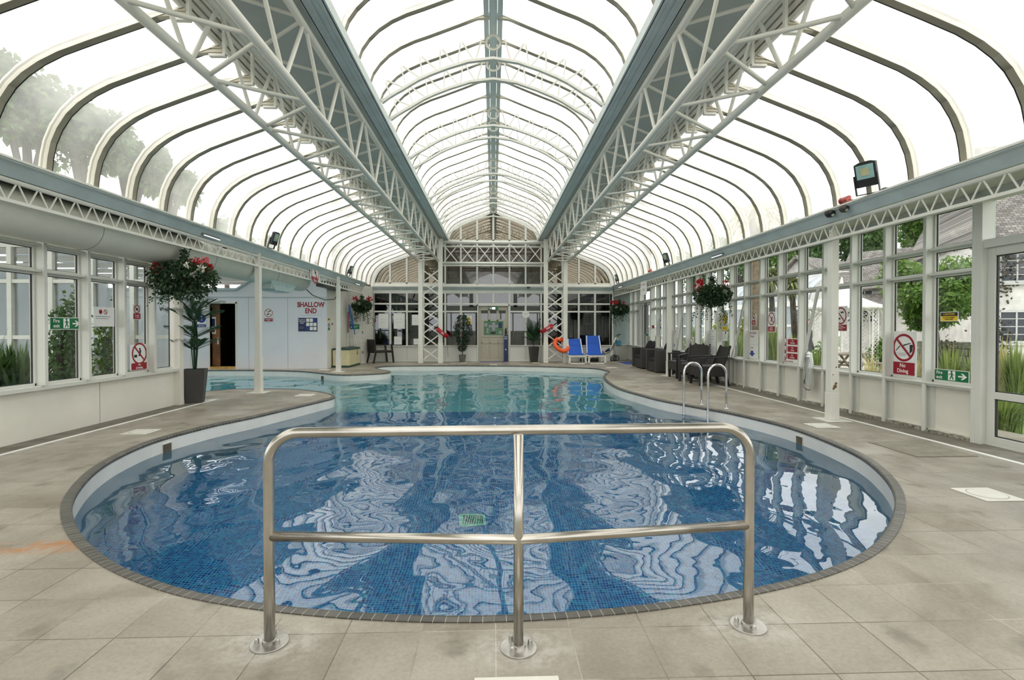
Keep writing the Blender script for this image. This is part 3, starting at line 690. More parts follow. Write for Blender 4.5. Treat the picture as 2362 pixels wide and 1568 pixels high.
# ------------------------------------------------------------------ far wall
XM = [-4.42, -3.80, -3.19, -2.58, -1.78, -1.2, -.6, 0, .6, 1.2, 1.78, 2.58, 3.19, 3.80, 4.40]
mb = MB(); mb.box(-4.47, -.6, YF, YF + .08, 0, .57); mb.box(.6, 4.45, YF, YF + .08, 0, .57)
mb.box(-4.47, 4.45, YF - .02, YF + .08, 2.52, 2.64); mb.box(-4.47, -4.38, YF - .03, YF + .08, 0, 2.8); mb.box(4.36, 4.47, YF - .03, YF + .08, 0, 2.8)
mb.box(-4.45, -.6, YF - .03, YF, 0, .03); mb.box(.6, 4.45, YF - .03, YF, 0, .03)
bw = struct(mb.out('wall_back', frame, bevel=.004), 'cream and white glazed partition across the far end')
mb = MB(); mb.box(-4.47, -.6, YF - .05, YF + .05, .57, .60); mb.box(.6, 4.45, YF - .05, YF + .05, .57, .60); mb.out('window_sill', white, bw, bevel=.004)
mb = MB(); mb.prism([(0, 2.64), (.05, 2.64), (.17, 2.74), (.17, 2.76), (0, 2.76)], (4.45, YF + .02, 0), (0, -1, 0), (0, 0, 1), 8.92)
mb.out('cornice_cove', steelgrey, bw)
mb = MB(); mb.box(-4.47, 4.47, YF - .17, YF + .08, 2.76, 2.80); mb.box(-4.47, 4.47, YF - .04, YF + .06, 2.80, 2.86); mb.out('cornice_ledge', white, bw)
mb = MB()
for x_ in XM[1:-1]: mb.box(x_ - .004, x_ + .004, YF - .004, YF, 0, .57) if abs(x_) > .7 else None
mb.out('panel_joint', grey, bw)
for i in range(len(XM) - 1):
    a, b = XM[i], XM[i + 1]; WN[0] += 1; mb = MB(); door = abs((a + b) / 2) < .55; z0 = .60 if not door else 2.10
    mb.box(a - .035, a + .035, YF - .03, YF + .06, z0, 2.52)
    if i == len(XM) - 2: mb.box(b - .035, b + .035, YF - .03, YF + .06, z0, 2.52)
    if not door:
        for z in (1.853,): mb.box(a, b, YF - .02, YF + .06, z - .03, z + .03)
    mb.box(a, b, YF - .02, YF + .06, 2.137 - .03, 2.137 + .03)
    o = struct(mb.out('window_%d' % WN[0], frame, bevel=.003), 'bay of the far partition glazing')
    for z0, z1 in (((.6, 1.823), (1.883, 2.107), (2.167, 2.52)) if not door else ((2.167, 2.52),)):
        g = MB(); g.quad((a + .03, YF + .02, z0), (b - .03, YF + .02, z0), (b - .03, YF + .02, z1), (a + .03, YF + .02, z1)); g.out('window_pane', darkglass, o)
def profile_z(x):
    ax = abs(x)
    if ax <= 1.70:
        P = [(a, NZ + b) for a, b in nprof][::-1]
        for (x0, z0), (x1, z1) in zip(P, P[1:]):
            if x0 <= ax <= x1: return z0 + (z1 - z0) * (ax - x0) / (x1 - x0)
        return NZ
    P = [(GX - a, EZ + b) for a, b in aprof][::-1]
    if ax < P[0][0]: return 4.3
    for (x0, z0), (x1, z1) in zip(P, P[1:]):
        if x0 <= ax <= x1: return z0 + (z1 - z0) * (ax - x0) / (x1 - x0)
    return EZ
def gable(name, xs, zb, label, prof_pts):
    WN[0] += 1; mb = MB()
    for x_ in xs[1:-1]: mb.box(x_ - .035, x_ + .035, YF - .03, YF + .05, zb, profile_z(x_) - .02)
    mb.box(xs[0], xs[-1], YF - .03, YF + .05, zb - .04, zb + .04)
    mb.sweep([V((x_, YF - .05, z)) for x_, z in prof_pts], [(-.0, -.05), (.1, -.05), (.1, .05), (0, .05)])
    o = struct(mb.out('window_%d' % WN[0], frame), label)
    pts = [(xs[0], zb)] + [p for p in prof_pts] + [(xs[-1], zb)]
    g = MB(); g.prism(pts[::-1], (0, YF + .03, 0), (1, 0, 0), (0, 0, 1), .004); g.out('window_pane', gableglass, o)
    return o
gable('g', [-1.72, -1.2, -.6, 0, .6, 1.2, 1.72], 4.47, 'arched glazed gable of the nave above the far wall', [(p.x * .985, p.z - .03) for p in npath()])
for sg in (-1, 1):
    xs = [sg * q for q in (4.42, 3.80, 3.19, 2.58, 1.8)]; pp = [(sg * (GX - a - .02), EZ + b - .03) for a, b in aprof] + [(sg * 2.4, 4.16), (sg * 1.78, 4.36)]
    if sg > 0: xs = xs[::-1]; pp = pp[::-1]
    gable('g', xs, 2.88, 'glazed quarter arch at the far end of the %s aisle' % ('left' if sg < 0 else 'right'), pp)
# upper windows between the ledge and the nave gable
for i in range(4, 10):
    a, b = XM[i], XM[i + 1]; WN[0] += 1; mb = MB()
    mb.box(a - .03, a + .03, YF - .03, YF + .05, 2.84, 4.45); mb.box(a, b, YF - .02, YF + .05, 4.36, 4.45)
    if i == 9: mb.box(b - .03, b + .03, YF - .03, YF + .05, 2.84, 4.45)
    mb.box(a, b, YF - .03, YF + .05, 2.84, 2.88)
    o = struct(mb.out('window_%d' % WN[0], frame), 'upper window bay behind the portal truss')
    g = MB(); g.quad((a + .02, YF + .02, 2.88), (b - .02, YF + .02, 2.88), (b - .02, YF + .02, 4.36), (a + .02, YF + .02, 4.36)); g.out('window_pane', darkglass, o)
    s = MB(); s.box(a + .06, b - .06, YF + .25, YF + .28, 2.92, 3.08); s.box(a + .06, b - .06, YF + .25, YF + .28, 3.28, 3.31); s.box(a + .06, a + .09, YF + .25, YF + .28, 2.92, 3.6); s.box(b - .09, b - .06, YF + .25, YF + .28, 2.92, 3.6)
    s.out('inner_sash', wallp, o)
# far door
beige = M('door_beige_paint', srgb(176, 170, 154), .5, var=.05)
mb = MB(); mb.box(-.60, -.555, YF - .05, YF + .08, 0, 2.12); mb.box(.555, .60, YF - .05, YF + .08, 0, 2.12); mb.box(-.6, .6, YF - .05, YF + .08, 2.06, 2.12)
d = struct(mb.out('door_6', frame, bevel=.004), 'beige panelled door in the middle of the far wall')
mb = MB(); Y = YF + .03
for q in ((-.55, -.46, 0, 2.05), (.46, .55, 0, 2.05), (-.2, -.12, 1.5, 1.95), (.12, .2, 1.5, 1.95)): mb.box(q[0], q[1], Y, Y + .045, q[2], q[3])
for q in ((0, .10), (.90, 1.56), (1.9, 2.05)): mb.box(-.46, .46, Y, Y + .045, *q)
for k in range(3): mb.box(-.46 + k * .307, -.46 + k * .307 + .05, Y, Y + .045, .1, .9)
mb.box(-.46, .46, Y, Y + .045, .66, .72); mb.box(-.46, .46, Y + .02, Y + .04, .1, .9)
lf = mb.out('door_leaf', beige, d, bevel=.008)
for a, b in ((-.46, -.2), (-.12, .12), (.2, .46)):
    g = MB(); g.quad((a, Y + .02, 1.56), (b, Y + .02, 1.56), (b, Y + .02, 1.9), (a, Y + .02, 1.9)); g.out('glass_pane', darkglass, lf)
mb = MB(); mb.ball((.5, Y - .03, 1.0), .028); mb.out('door_handle', chrome, lf)
# rooms behind the far wall: dim lobby and gym
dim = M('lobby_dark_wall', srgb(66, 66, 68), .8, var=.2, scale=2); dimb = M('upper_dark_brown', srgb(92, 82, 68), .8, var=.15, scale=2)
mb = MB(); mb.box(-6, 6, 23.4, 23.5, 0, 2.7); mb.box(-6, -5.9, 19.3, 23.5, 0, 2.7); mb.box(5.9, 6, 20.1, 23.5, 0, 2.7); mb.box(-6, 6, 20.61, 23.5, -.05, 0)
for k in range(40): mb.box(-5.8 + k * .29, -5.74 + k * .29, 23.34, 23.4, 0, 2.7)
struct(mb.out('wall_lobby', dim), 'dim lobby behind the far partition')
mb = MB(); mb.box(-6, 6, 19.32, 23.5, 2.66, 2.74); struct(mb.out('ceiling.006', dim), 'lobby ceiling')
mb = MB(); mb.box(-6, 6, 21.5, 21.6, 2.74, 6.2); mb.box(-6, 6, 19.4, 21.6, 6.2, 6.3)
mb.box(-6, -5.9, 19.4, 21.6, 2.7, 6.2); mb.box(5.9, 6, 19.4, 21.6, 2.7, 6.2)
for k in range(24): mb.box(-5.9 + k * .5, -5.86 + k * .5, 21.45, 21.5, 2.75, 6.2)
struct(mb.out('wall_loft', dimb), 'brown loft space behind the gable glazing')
curt = M('net_curtain', srgb(178, 180, 184), .8, var=.1, scale=6)
for x0, x1 in ((-1.7, -1.28), (-1.12, -.72), (.72, 1.1)):
    mb = MB(); N = 14
    for k in range(N):
        a = x0 + (x1 - x0) * k / N; b = x0 + (x1 - x0) * (k + 1) / N; ya, yb = 20.2 + .02 * sin(k * 2.1), 20.2 + .02 * sin((k + 1) * 2.1); mb.quad((a, ya, .6), (b, yb, .6), (b, yb, 1.82), (a, ya, 1.82))
    tag(mb.out('net_curtain', curt), 'pale net curtain behind the far glazing, %s the door' % ('farthest from' if x0 < -1.5 else 'between window post and' if x0 < 0 else 'across from the tree, past'), 'curtain', kind='thing')
# wall behind the camera
mb = MB(); mb.box(-5.3, 5.5, YN - .08, YN, 0, 1.0); mb.box(-5.3, 5.5, YN - .08, YN, 2.4, 3.0)
for k in range(12): mb.box(-5.3 + k * .98 - .05, -5.3 + k * .98 + .05, YN - .08, YN, 1.0, 2.4)
mb.box(-1.9, -1.6, YN - .08, YN, 2.9, 5.5); mb.box(1.6, 1.9, YN - .08, YN, 2.9, 5.5)
struct(mb.out('wall_front', frame), 'glazed wall behind the camera')
# ================================================================== COLUMNS AND DUCT
def column(p, side, note):
    s = -1 if side == 'left' else 1
    t = thing('support_column', note, 'column', (p.x, p.y, 0), kind='thing')
    mb = MB(); mb.box(-.17, .17, -.17, .17, 0, .006); mb.out('base_plate', white, t)
    mb = MB(); mb.box(-.064, .064, -.064, .064, .006, .38); mb.out('base_casing', white, t, bevel=.008)
    mb = MB(); mb.box(-.058, .058, -.058, .058, .38, .70); mb.box(-.05, .05, -.05, .05, .70, 2.46); mb.box(-.038, .038, -.038, .038, 2.46, 2.70); mb.out('shaft', white, t, bevel=.006)
    for k in range(4): mb = MB(); mb.tube([(-s * .037, -.0, 2.48 + k * .05), (-s * .047, 0, 2.48 + k * .05)], .008, 6); mb.out('bolt', grey, t)
    return t
column(onZ(597, 905), 'left', 'white square column on the paved spit between the main and side pool')
column(onZ(781, 857), 'left', 'white square column in front of the cream storage box')
column(onZ(1919, 968), 'right', 'white square column with rusty chips beside the no video sign')
column(onZ(1543, 866), 'right', 'white square column beside the woven armchairs')
c3 = [o for o in COL.objects if o.name.startswith('support_column')][2]
mb = MB()
for (x, z, r) in ((.0, .46, .026), (.012, .5, .018), (-.02, .43, .016), (.02, .72, .01), (-.03, .62, .008)): mb = MB(); mb.disc((x, -.0590 if z < .7 else -.0515, z), r, (0, -1, 0), 9, .001); mb.out('rust_patch', rustm, c3)
duct = M('white_duct_fabric', srgb(214, 214, 202), .7, var=.06, scale=2, bump=.2)
t = thing('air_duct', 'long round cream air duct hung above the left windows', 'duct', (-4.86, 0, 2.425))
mb = MB(); mb.tube([(0, YN + .02, 0), (0, 13.2, 0)], .25, 40); mb.out('duct_tube', duct, t, smooth=True)
for y in (1.4, 3.9, 6.3, 8.8, 11.3): mb = MB(); mb.tube([(.2515 * cos(a * pi / 20), y, .2515 * sin(a * pi / 20)) for a in range(40)], .004, 5, closed=True); mb.out('seam', grey, t)
mb = MB(); mb.prism([(-.2, -.12), (.2, -.12), (.15, -.34), (-.15, -.34)], (0, 12.3, 0), (1, 0, 0), (0, 0, 1), 1.2)
mb.prism([(11.0, -.16), (12.5, -.16), (12.2, -.36), (11.3, -.36)], (-.17, 0, 0), (0, 1, 0), (0, 0, 1), .34)
mb.out('outlet_box', M('galvanised_box', srgb(178, 198, 196), .45, var=.1), t)
mb = MB(); mb.box(-.14, .14, 11.35, 12.1, -.375, -.36); mb.out('grille', steelgrey, t)
mb = MB(); pts = [V((-4.75, 13.22, 2.25)), V((-4.7, 13.6, 2.1)), V((-4.65, 14.4, 2.02)), V((-4.62, 15.2, 2.08)), V((-4.6, 15.7, 2.4))]
mb.tube(pts, .012, 6); tag(mb.out('hanging_cable', dark), 'black cable drooping from the end of the round duct', 'cable')
mb = MB(); mb.box(-5.08, -4.75, 15.0, 17.0, 2.44, 2.6)
for k in range(14): mb.box(-4.75, -4.742, 15.1 + k * .13, 15.16 + k * .13, 2.47, 2.57)
tag(mb.out('wall_fan_unit', M('dark_vent', srgb(60, 62, 60), .5)), 'dark slatted ventilation unit high in the far left corner', 'ventilator')
# ================================================================== FOREGROUND HANDRAIL
A = onZ(622, 1483); B = onZ(1196, 1494); C = onZ(1726, 1443)
ax = (C - A); ax.z = 0; ax.normalize(); ay = V((-ax.y, ax.x, 0))
def yat(px, p):     # height at pixel row py for a post at p
    return p
RH = .835
t = thing('pool_handrail', 'brushed steel handrail standing on the deck before the deep end', 'handrail', (B.x, B.y, 0), atan2(ax.y, ax.x))
def loc(p): d = p - B; return V((d.dot(ax), d.dot(ay), 0))
a, b, c = loc(A), V((0, 0, 0)), loc(C)
rr = .021
def arcpts(p0, corner, p1, r, n=10):
    d0 = (p0 - corner).normalized(); d1 = (p1 - corner).normalized(); s = corner + d0 * r; e = corner + d1 * r; o = []
    for i in range(n + 1):
        w = i / n * pi / 2; o.append(corner + d0 * r * (1 - sin(w)) + d1 * r * (1 - cos(w)))
    return o
ta, tc = a + V((0, 0, RH)), c + V((0, 0, RH))
path = [a] + [a + V((0, 0, .4))] + arcpts(a, ta, tc, .12) + arcpts(ta, tc, c, .12) + [c + V((0, 0, .4)), c]
mb = MB(); mb.tube(path, rr, 20); mb.out('top_rail', steel, t, smooth=True)
mb = MB(); mb.tube([a.lerp(c, .004) + V((0, 0, .425)), V((0, 0, .425)), c.lerp(a, .004) + V((0, 0, .425))], .0195, 20); mb.out('mid_rail', steel, t, smooth=True)
mb = MB(); yo = (ta.lerp(tc, -ta.x / (tc.x - ta.x))).y; mb.tube([(0, 0, 0), (0, yo * 0, RH)], .0195, 20); mb.out('centre_post', steel, t, smooth=True)
flm = M('flange_steel', (.55, .53, .5), .38, 1.0, var=.25, scale=12)
for i, p in enumerate((a, b, c)):
    mb = MB(); mb.lathe([(.072, 0), (.072, .005), (.07, .006), (.029, .006), (.027, .016), (.022, .018)], p, 36); fl = mb.out('flange', flm, t)
    for k in range(3):
        g = radians((200, 330, 90)[k] + i * 35); q = p + V((cos(g) * .046, sin(g) * .046, 0)); mb = MB(); mb.lathe([(.013, .006), (.013, .008), (.0095, .009), (.0095, .02), (.008, .027), (.004, .031)], q, 14); mb.out('dome_nut', flm, fl)
# ================================================================== POOL LADDER
L1 = (onZ(1582, 938, -.0), onZ(1614, 933)); L2 = (onZ(1639, 958), onZ(1676, 943))
t = thing('pool_ladder', 'polished steel pool ladder with two arched grab rails', 'ladder', (0, 0, 0))
w0 = onY(1582, 851, L1[0].y)
feet = [onZ(1618, 934), onZ(1675, 943)]; fronts = [onZ(1582, 934), onZ(1639, 947)]
inw = (fronts[0] - feet[0] + fronts[1] - feet[1]).normalized()
for f in feet:
    q = f + inw * .33; H = .69; r = .165; up = V((0, 0, 1)); m_ = (f + q) / 2
    pts = [f + up * .0, f + up * .3] + [m_ + up * (H - r) + (f - m_).normalized() * r * cos(w * pi / 12) + up * r * sin(w * pi / 12) for w in range(13)] + [q + up * .2, q + up * -.4, q + up * -1.1]
    mb = MB(); mb.tube(pts, .0175, 14); mb.out('grab_rail', chrome, t, smooth=True)
    mb = MB(); mb.lathe([(.05, 0), (.05, .006), (.03, .01), (.022, .02)], f, 20); mb.out('floor_flange', chrome, t)
qa, qb = feet[0] + inw * .33, feet[1] + inw * .33
for z in (-.14, -.42, -.70, -.98):
    mb = MB(); mb.bar(qa + V((0, 0, z)), qb + V((0, 0, z)), .09, .025); mb.out('step', chrome, t)
# ================================================================== FLOOR ITEMS
tile = M('white_square_lid', srgb(226, 223, 212), .4, var=.05)
def lid(px, py, w, note, nm='skimmer_lid'):
    p = onZ(px, py); t = thing(nm, note, 'skimmer lid', (p.x, p.y, 0)); mb = MB(); mb.box(-w, w, -w, w, .0, .008); mb.out('lid_frame', tile, t, bevel=.003)
    mb = MB(); mb.disc((0, 0, .008), w * .78, (0, 0, 1), 32, .002); mb.out('lid_disc', tile, t)
    mb = MB(); mb.disc((0, 0, .008), w * .82, (0, 0, 1), 32, .001, w * .79); mb.out('lid_joint', greyink, t)
lid(1196, 1636, .15, 'square white lid right below the steel handrail')
lid(2277, 1141, .15, 'white square lid on the deck near the grated drain')
lid(325, 996.5, .15, 'white square lid on the deck by the cream wall')
lid(704, 911.5, .15, 'white square lid near the tip of the paved spit')
lid(1895, 982, .15, 'white square lid beside the chipped column')
lid(748, 853, .15, 'white square lid on the paving before the white alcove wall')
lid(1070, 837, .13, 'small white lid near the foot of the potted tree')
lid(1236, 837, .13, 'small white lid by the tall dark palm pot')
lid(1138, 841, .13, 'small white lid at the pool edge before the far door')
lid(1410, 848, .16, 'small white lid on the deck past the two blue loungers')
# drain grate of tactile slats
dg = M('drain_grate', srgb(160, 155, 140), .6, var=.15)
q = [onZ(2010, 1021), onZ(2125, 1020), onZ(2250, 1052), onZ(2118, 1056)]
mb = MB(); y0, y1, x0, x1 = q[3].y + .02, q[1].y - .02, q[0].x + .02, q[2].x - .4; k = 0
x = x0
x1 = 4.70; x0 = 4.09
t = thing('drain_grate', 'ribbed drain grating set in the deck by the right windows', 'grate', (0, 0, 0))
mb = MB(); mb.box(x0, x1, 4.82, 5.48, .0, .004); mb.out('grate_base', M('grate_gap', srgb(120, 116, 104), .7), t)
mb = MB()
for k in range(25): mb.box(x0 + .008 + k * .024, x0 + .023 + k * .024, 4.83, 5.47, .004, .009)
mb.out('grate_slats', dg, t)
# wall inlets of the pool
niche = M('niche_dark', srgb(92, 84, 70), .6, var=.3)
def inlet(px, py, note):
    p = onZ(px, py, -.10).to_2d(); i = min(range(len(pool)), key=lambda k: (pool[k] - p).length); tt = (pool[(i + 1) % len(pool)] - pool[i - 2]).normalized(); c = pool[i]; nn = V((tt.y, -tt.x))
    if nn.dot(c - V((0, 7))) < 0 and False: nn = -nn
    mb = MB(); o = V((c.x, c.y, -.13)) - V((nn.x, nn.y, 0)) * .004
    T = V((tt.x, tt.y, 0)); N = V((nn.x, nn.y, 0))
    e = .075
    mb.quad(o - T * e + V((0, 0, -.055)), o + T * e + V((0, 0, -.055)), o + T * e + V((0, 0, .055)), o - T * e + V((0, 0, .055)))
    o2 = tag(mb.out('pool_inlet', niche), note, 'pool inlet')
    mb = MB(); 
    for s_ in (-1, 1): mb.bar(o + T * s_ * e - V((0, 0, .06)) - N * .003, o + T * s_ * e + V((0, 0, .06)) - N * .003, .008, .008)
    for s_ in (-1, 1): mb.bar(o - T * e + V((0, 0, s_ * .057)) - N * .003, o + T * e + V((0, 0, s_ * .057)) - N * .003, .008, .008)
    mb.out('inlet_rim', tile, o2)
inlet(417, 1027, 'square inlet in the white tile band below the paved spit')
inlet(1813, 1012, 'square inlet in the white tile band below the grated drain')
inlet(716, 871, 'square inlet in the side pool wall under the paved corner')
inlet(1379, 862, 'small square inlet at the shallow corner near the blue loungers')
gm = M('green_drain_cover', srgb(190, 250, 225), .5, var=.05)
t = thing('floor_drain', 'pale green slotted drain cover on the blue pool floor', 'drain', (-.22, 5.05, -1.45))
mb = MB(); mb.box(-.13, .13, -.13, .13, 0, .02); mb.out('drain_cover', gm, t, bevel=.005)
mb = MB()
for k in range(9): mb.box(-.095 + k * .022, -.085 + k * .022, -.09, .09, .02, .022)
mb.out('drain_slots', dark, t)
# ================================================================== PLANTS
ivy = M_leaf('ivy_leaves', (.014, .036, .018), (.05, .10, .04), .15)
fern = M_leaf('palm_fronds', (.012, .04, .022), (.03, .085, .045), .12)
fic = M_leaf('ficus_leaves', (.01, .03, .016), (.04, .085, .045), .12)
redf = M_leaf('red_petals', (.32, .008, .014), (.6, .03, .04), .3); whif = M_leaf('white_petals', (.8, .78, .74), (.95, .93, .9), .3); pinkf = M_leaf('pink_petals', (.6, .08, .12), (.8, .2, .22), .3)
soil = M('soil', (.02, .014, .01), .9, var=.3)
def rdir(up=0.0):
    while True:
        v = V((random.uniform(-1, 1), random.uniform(-1, 1), random.uniform(-1, 1)))
        if .05 < v.length < 1: v.normalize(); v.z += up; return v.normalized()
def basket(p, R, note, seed, reds, whites, drop=.45, pinks=0):
    random.seed(seed); t = thing('hanging_basket', note, 'hanging basket', p, random.uniform(0, 6), 'hanging flower baskets')
    top = 2.43 - p.z
    mb = MB()
    for k in range(3): g = k * 2.094; mb.tube([(cos(g) * R * .55, sin(g) * R * .55, .0), (0, 0, top - .1)], .004, 5)
    mb.tube([(0, 0, top - .12), (0, 0, top - .03), (.02, 0, top), (.0, 0, top + .02)], .005, 6); mb.out('hanger_chain', dark, t)
    mb = MB(); mb.lathe([(.04, -.2), (R * .38, -.15), (R * .55, -.05), (R * .58, 0)], (0, 0, 0), 16); mb.out('basket_bowl', soil, t)
    mb = MB()
    for i in range(2600):
        d = rdir(.12); r = R * random.uniform(.5, 1.04); q = V((d.x * r, d.y * r, d.z * r * (.52 if d.z > 0 else .70))); mb.leaf(q, (d + rdir() * .9), rdir(), random.uniform(.035, .062), random.uniform(.03, .05), .3)
    for i in range(34):
        g = random.uniform(0, 2 * pi); r0 = R * random.uniform(.45, .98); L = drop * random.uniform(.35, 1.0); s = V((cos(g) * r0, sin(g) * r0, -.18 * random.random() - .05)); n = int(L / .022)
        for k in range(n):
            u = k / n; q = s + V((cos(g) * .06 * u + sin(k * .9) * .012, sin(g) * .06 * u, -L * u)); mb.leaf(q, rdir(-.3), rdir(), random.uniform(.025, .045), random.uniform(.02, .035), .2)
    for i in range(120):
        mb.leaf((random.uniform(-.05, .05), random.uniform(-.05, .05), R * .5 + random.random() * R * .45), rdir(.3), rdir(), .05, .03)
    mb.out('ivy_foliage', ivy, t)
    def bloom(q, mt, r, nm, n=46):
        mb = MB()
        for i in range(n): d = rdir(.15); mb.leaf(q + d * r * random.uniform(.1, .8), d, rdir(), r * .6, r * .55)
        mb.out(nm, mt, t)
    # the flower heads all face out over the water and round the rim
    for (g, z, r) in reds: bloom(V((cos(g) * R * .72, sin(g) * R * .72, z)), redf, r, 'red_flower')
    for (g, z, r) in whites: bloom(V((cos(g) * R * .92, sin(g) * R * .92, z)), whif, r, 'white_flower', 30)
    for k in range(pinks): g = 1.2 * k; bloom(V((cos(g) * R * .7, sin(g) * R * .7, .26)), pinkf, .05, 'pink_flower')
    t.rotation_euler.z = 0; return t
f0 = -pi / 2 + .5
hb = lambda px, py, X: onX(px, py, X)
p = hb(425, 640, -4.53); basket(p, .44, 'large hanging basket of red and white flowers near the cream duct', 5, [(f0 - 2.2, .22, .09), (f0 - 1.5, .12, .09), (f0 + 1.4, .16, .07), (f0 + .5, .22, .055), (f0 - 1.9, .3, .06)], [(f0 + .1, .14, .05), (f0 + .55, .11, .06), (f0 + .3, .02, .045), (f0 - .3, -.02, .03)], .3, 2)
g0 = -pi / 2 - .4
p = hb(1643, 678, 4.53); basket(p, .36, 'hanging basket with a red cluster at one side above the woven chairs', 8, [(g0 - 1.5, .2, .09), (g0 - 1.3, .08, .085), (g0 - 1.9, .27, .07), (g0 + 1.5, .22, .06), (g0 + 1.7, .1, .06)], [(g0 + .8, .02, .045), (g0 - 1.0, .0, .04)], .5)
p = hb(835, 704, -4.53); basket(p, .33, 'hanging basket over the cream storage box corner', 11, [(f0 - 1.6, .2, .1), (f0 + 1.1, .2, .11), (f0 + 1.5, .16, .06)], [(f0 - 1.2, .08, .06), (f0 - .6, .04, .05), (f0 + 1.5, -.02, .06)], .6)
p = hb(1429, 712, 4.53); basket(p, .33, 'hanging basket beside the frosted panel in the far right corner', 14, [(g0 - 1.2, .2, .1), (g0 - .4, .22, .09), (g0 + .8, .2, .06)], [(g0 - .2, .04, .045), (g0 - 1.6, .02, .04), (g0 + .3, -.04, .04)], .5)
def frond(mb, base, d, L, n, lw, ll, rise=.5, droop=1.0, hang=.3):
    """pinnate palm leaf: rachis curve with paired leaflets"""
    d = V(d).normalized(); side = d.cross(V((0, 0, 1))).normalized(); P = []
    for k in range(n + 1):
        u = k / n; P.append(V(base) + d * L * u + V((0, 0, rise * L * u - droop * L * u * u * .6)))
    mb.tube(P, [.007 * (1 - .7 * k / n) for k in range(n + 1)], 4)
    for k in range(1, n + 1):
        u = k / n; t = (P[k] - P[k - 1]).normalized(); l = ll * (sin(pi * min(1, .12 + u * .88)) ** .6 + .05)
        for s in (-1, 1):
            dd = (side * s + t * .75 + V((0, 0, hang))).normalized(); mb.leaf(P[k], dd, V((0, 0, 1)) if hang < .5 else d, l, lw, .15)
def square_pot(t, w0, w1, h, mt):
    mb = MB(); r0, r1 = w0 / sqrt(2), w1 / sqrt(2); mb.lathe([(r0, 0), (r1, h), (r1 * .92, h), (r1 * .88, h - .03)], (0, 0, 0), 4, ph=pi / 4); mb.out('pot', mt, t, bevel=.004)
potd = M('dark_planter', srgb(58, 57, 55), .55, var=.12, scale=3)
t = thing('potted_palm', 'artificial palm in a tall dark square pot at the end of the left wall', 'potted plant', (-5.0, 8.82, 0), .35)
square_pot(t, .25, .345, .56, potd)
random.seed(21); mb = MB()
for k in range(7): g = k * .9; mb.tube([(cos(g) * .02, sin(g) * .02, .5), (cos(g) * .05, sin(g) * .05, .95), (cos(g) * .03, sin(g) * .03, 1.35)], .006, 5)
mb.tube([(0, 0, .5), (0, 0, 1.4)], .012, 6); mb.out('stem', fern, t)
for (z, n, L) in ((.88, 5, .36), (1.08, 5, .42), (1.34, 6, .46), (1.50, 6, .48)):
    for k in range(n):
        g = 2 * pi * k / n + z * 3 + random.uniform(-.2, .2); mb = MB(); frond(mb, (0, 0, z), (cos(g), sin(g), 0), L * random.uniform(.95, 1.2), 22, .013, .21, .42, .05, .85); mb.out('frond', fern, t)
pb = onZ(1067, 834.5); t = thing('potted_tree', 'small leafy artificial tree in a grey round pot left of the far door', 'potted plant', (pb.x, 18.85, 0))
mb = MB(); mb.lathe([(.09, 0), (.13, .24), (.14, .27), (.125, .27), (.12, .24)], (0, 0, 0), 20); mb.out('pot', M('grey_pot', srgb(104, 102, 98), .6), t)
mb = MB(); mb.tube([(0, 0, .2), (.01, 0, .6), (-.02, 0, 1.0), (.02, 0, 1.5)], [.018, .016, .012, .006], 7); mb.tube([(.02, .01, .2), (-.02, .01, .7), (.02, 0, 1.1)], .009, 6); mb.out('trunk', M('bark', (.07, .05, .035), .8, var=.3), t)
random.seed(4); mb = MB()
for i in range(1500):
    z = random.uniform(.42, 1.72); r = .31 * (sin(pi * min(1, max(0, (z - .33) / 1.45))) ** .55) * (1 if z > .95 else .62); g = random.uniform(0, 2 * pi); rr_ = r * sqrt(random.random()) * 1.05
    mb.leaf((cos(g) * rr_, sin(g) * rr_, z), (cos(g), sin(g), random.uniform(-.9, .2)), rdir(), random.uniform(.05, .085), random.uniform(.022, .036), .2)
mb.out('foliage', fic, t)
pb = onZ(1233, 835); t = thing('potted_palm', 'bushy palm in a tall black pot right of the far door under the clock', 'potted plant', (pb.x - .02, 18.85, 0), .3)
square_pot(t, .22, .31, .56, potd)
mb = MB(); mb.tube([(0, 0, .5), (.02, 0, .8), (0, 0, 1.1)], .012, 6); mb.out('stem', fern, t)
for k in range(15):
    g = k * 2.4; u = k / 15; mb = MB(); frond(mb, (0, 0, .72 + u * .3), (cos(g), sin(g), 0), .40 - .16 * u, 12, .03, .2, .6 + 2.4 * u, .5, .1); mb.out('frond', fern if k % 4 else M_leaf('light_fronds', (.05, .15, .03), (.09, .22, .06)), t)
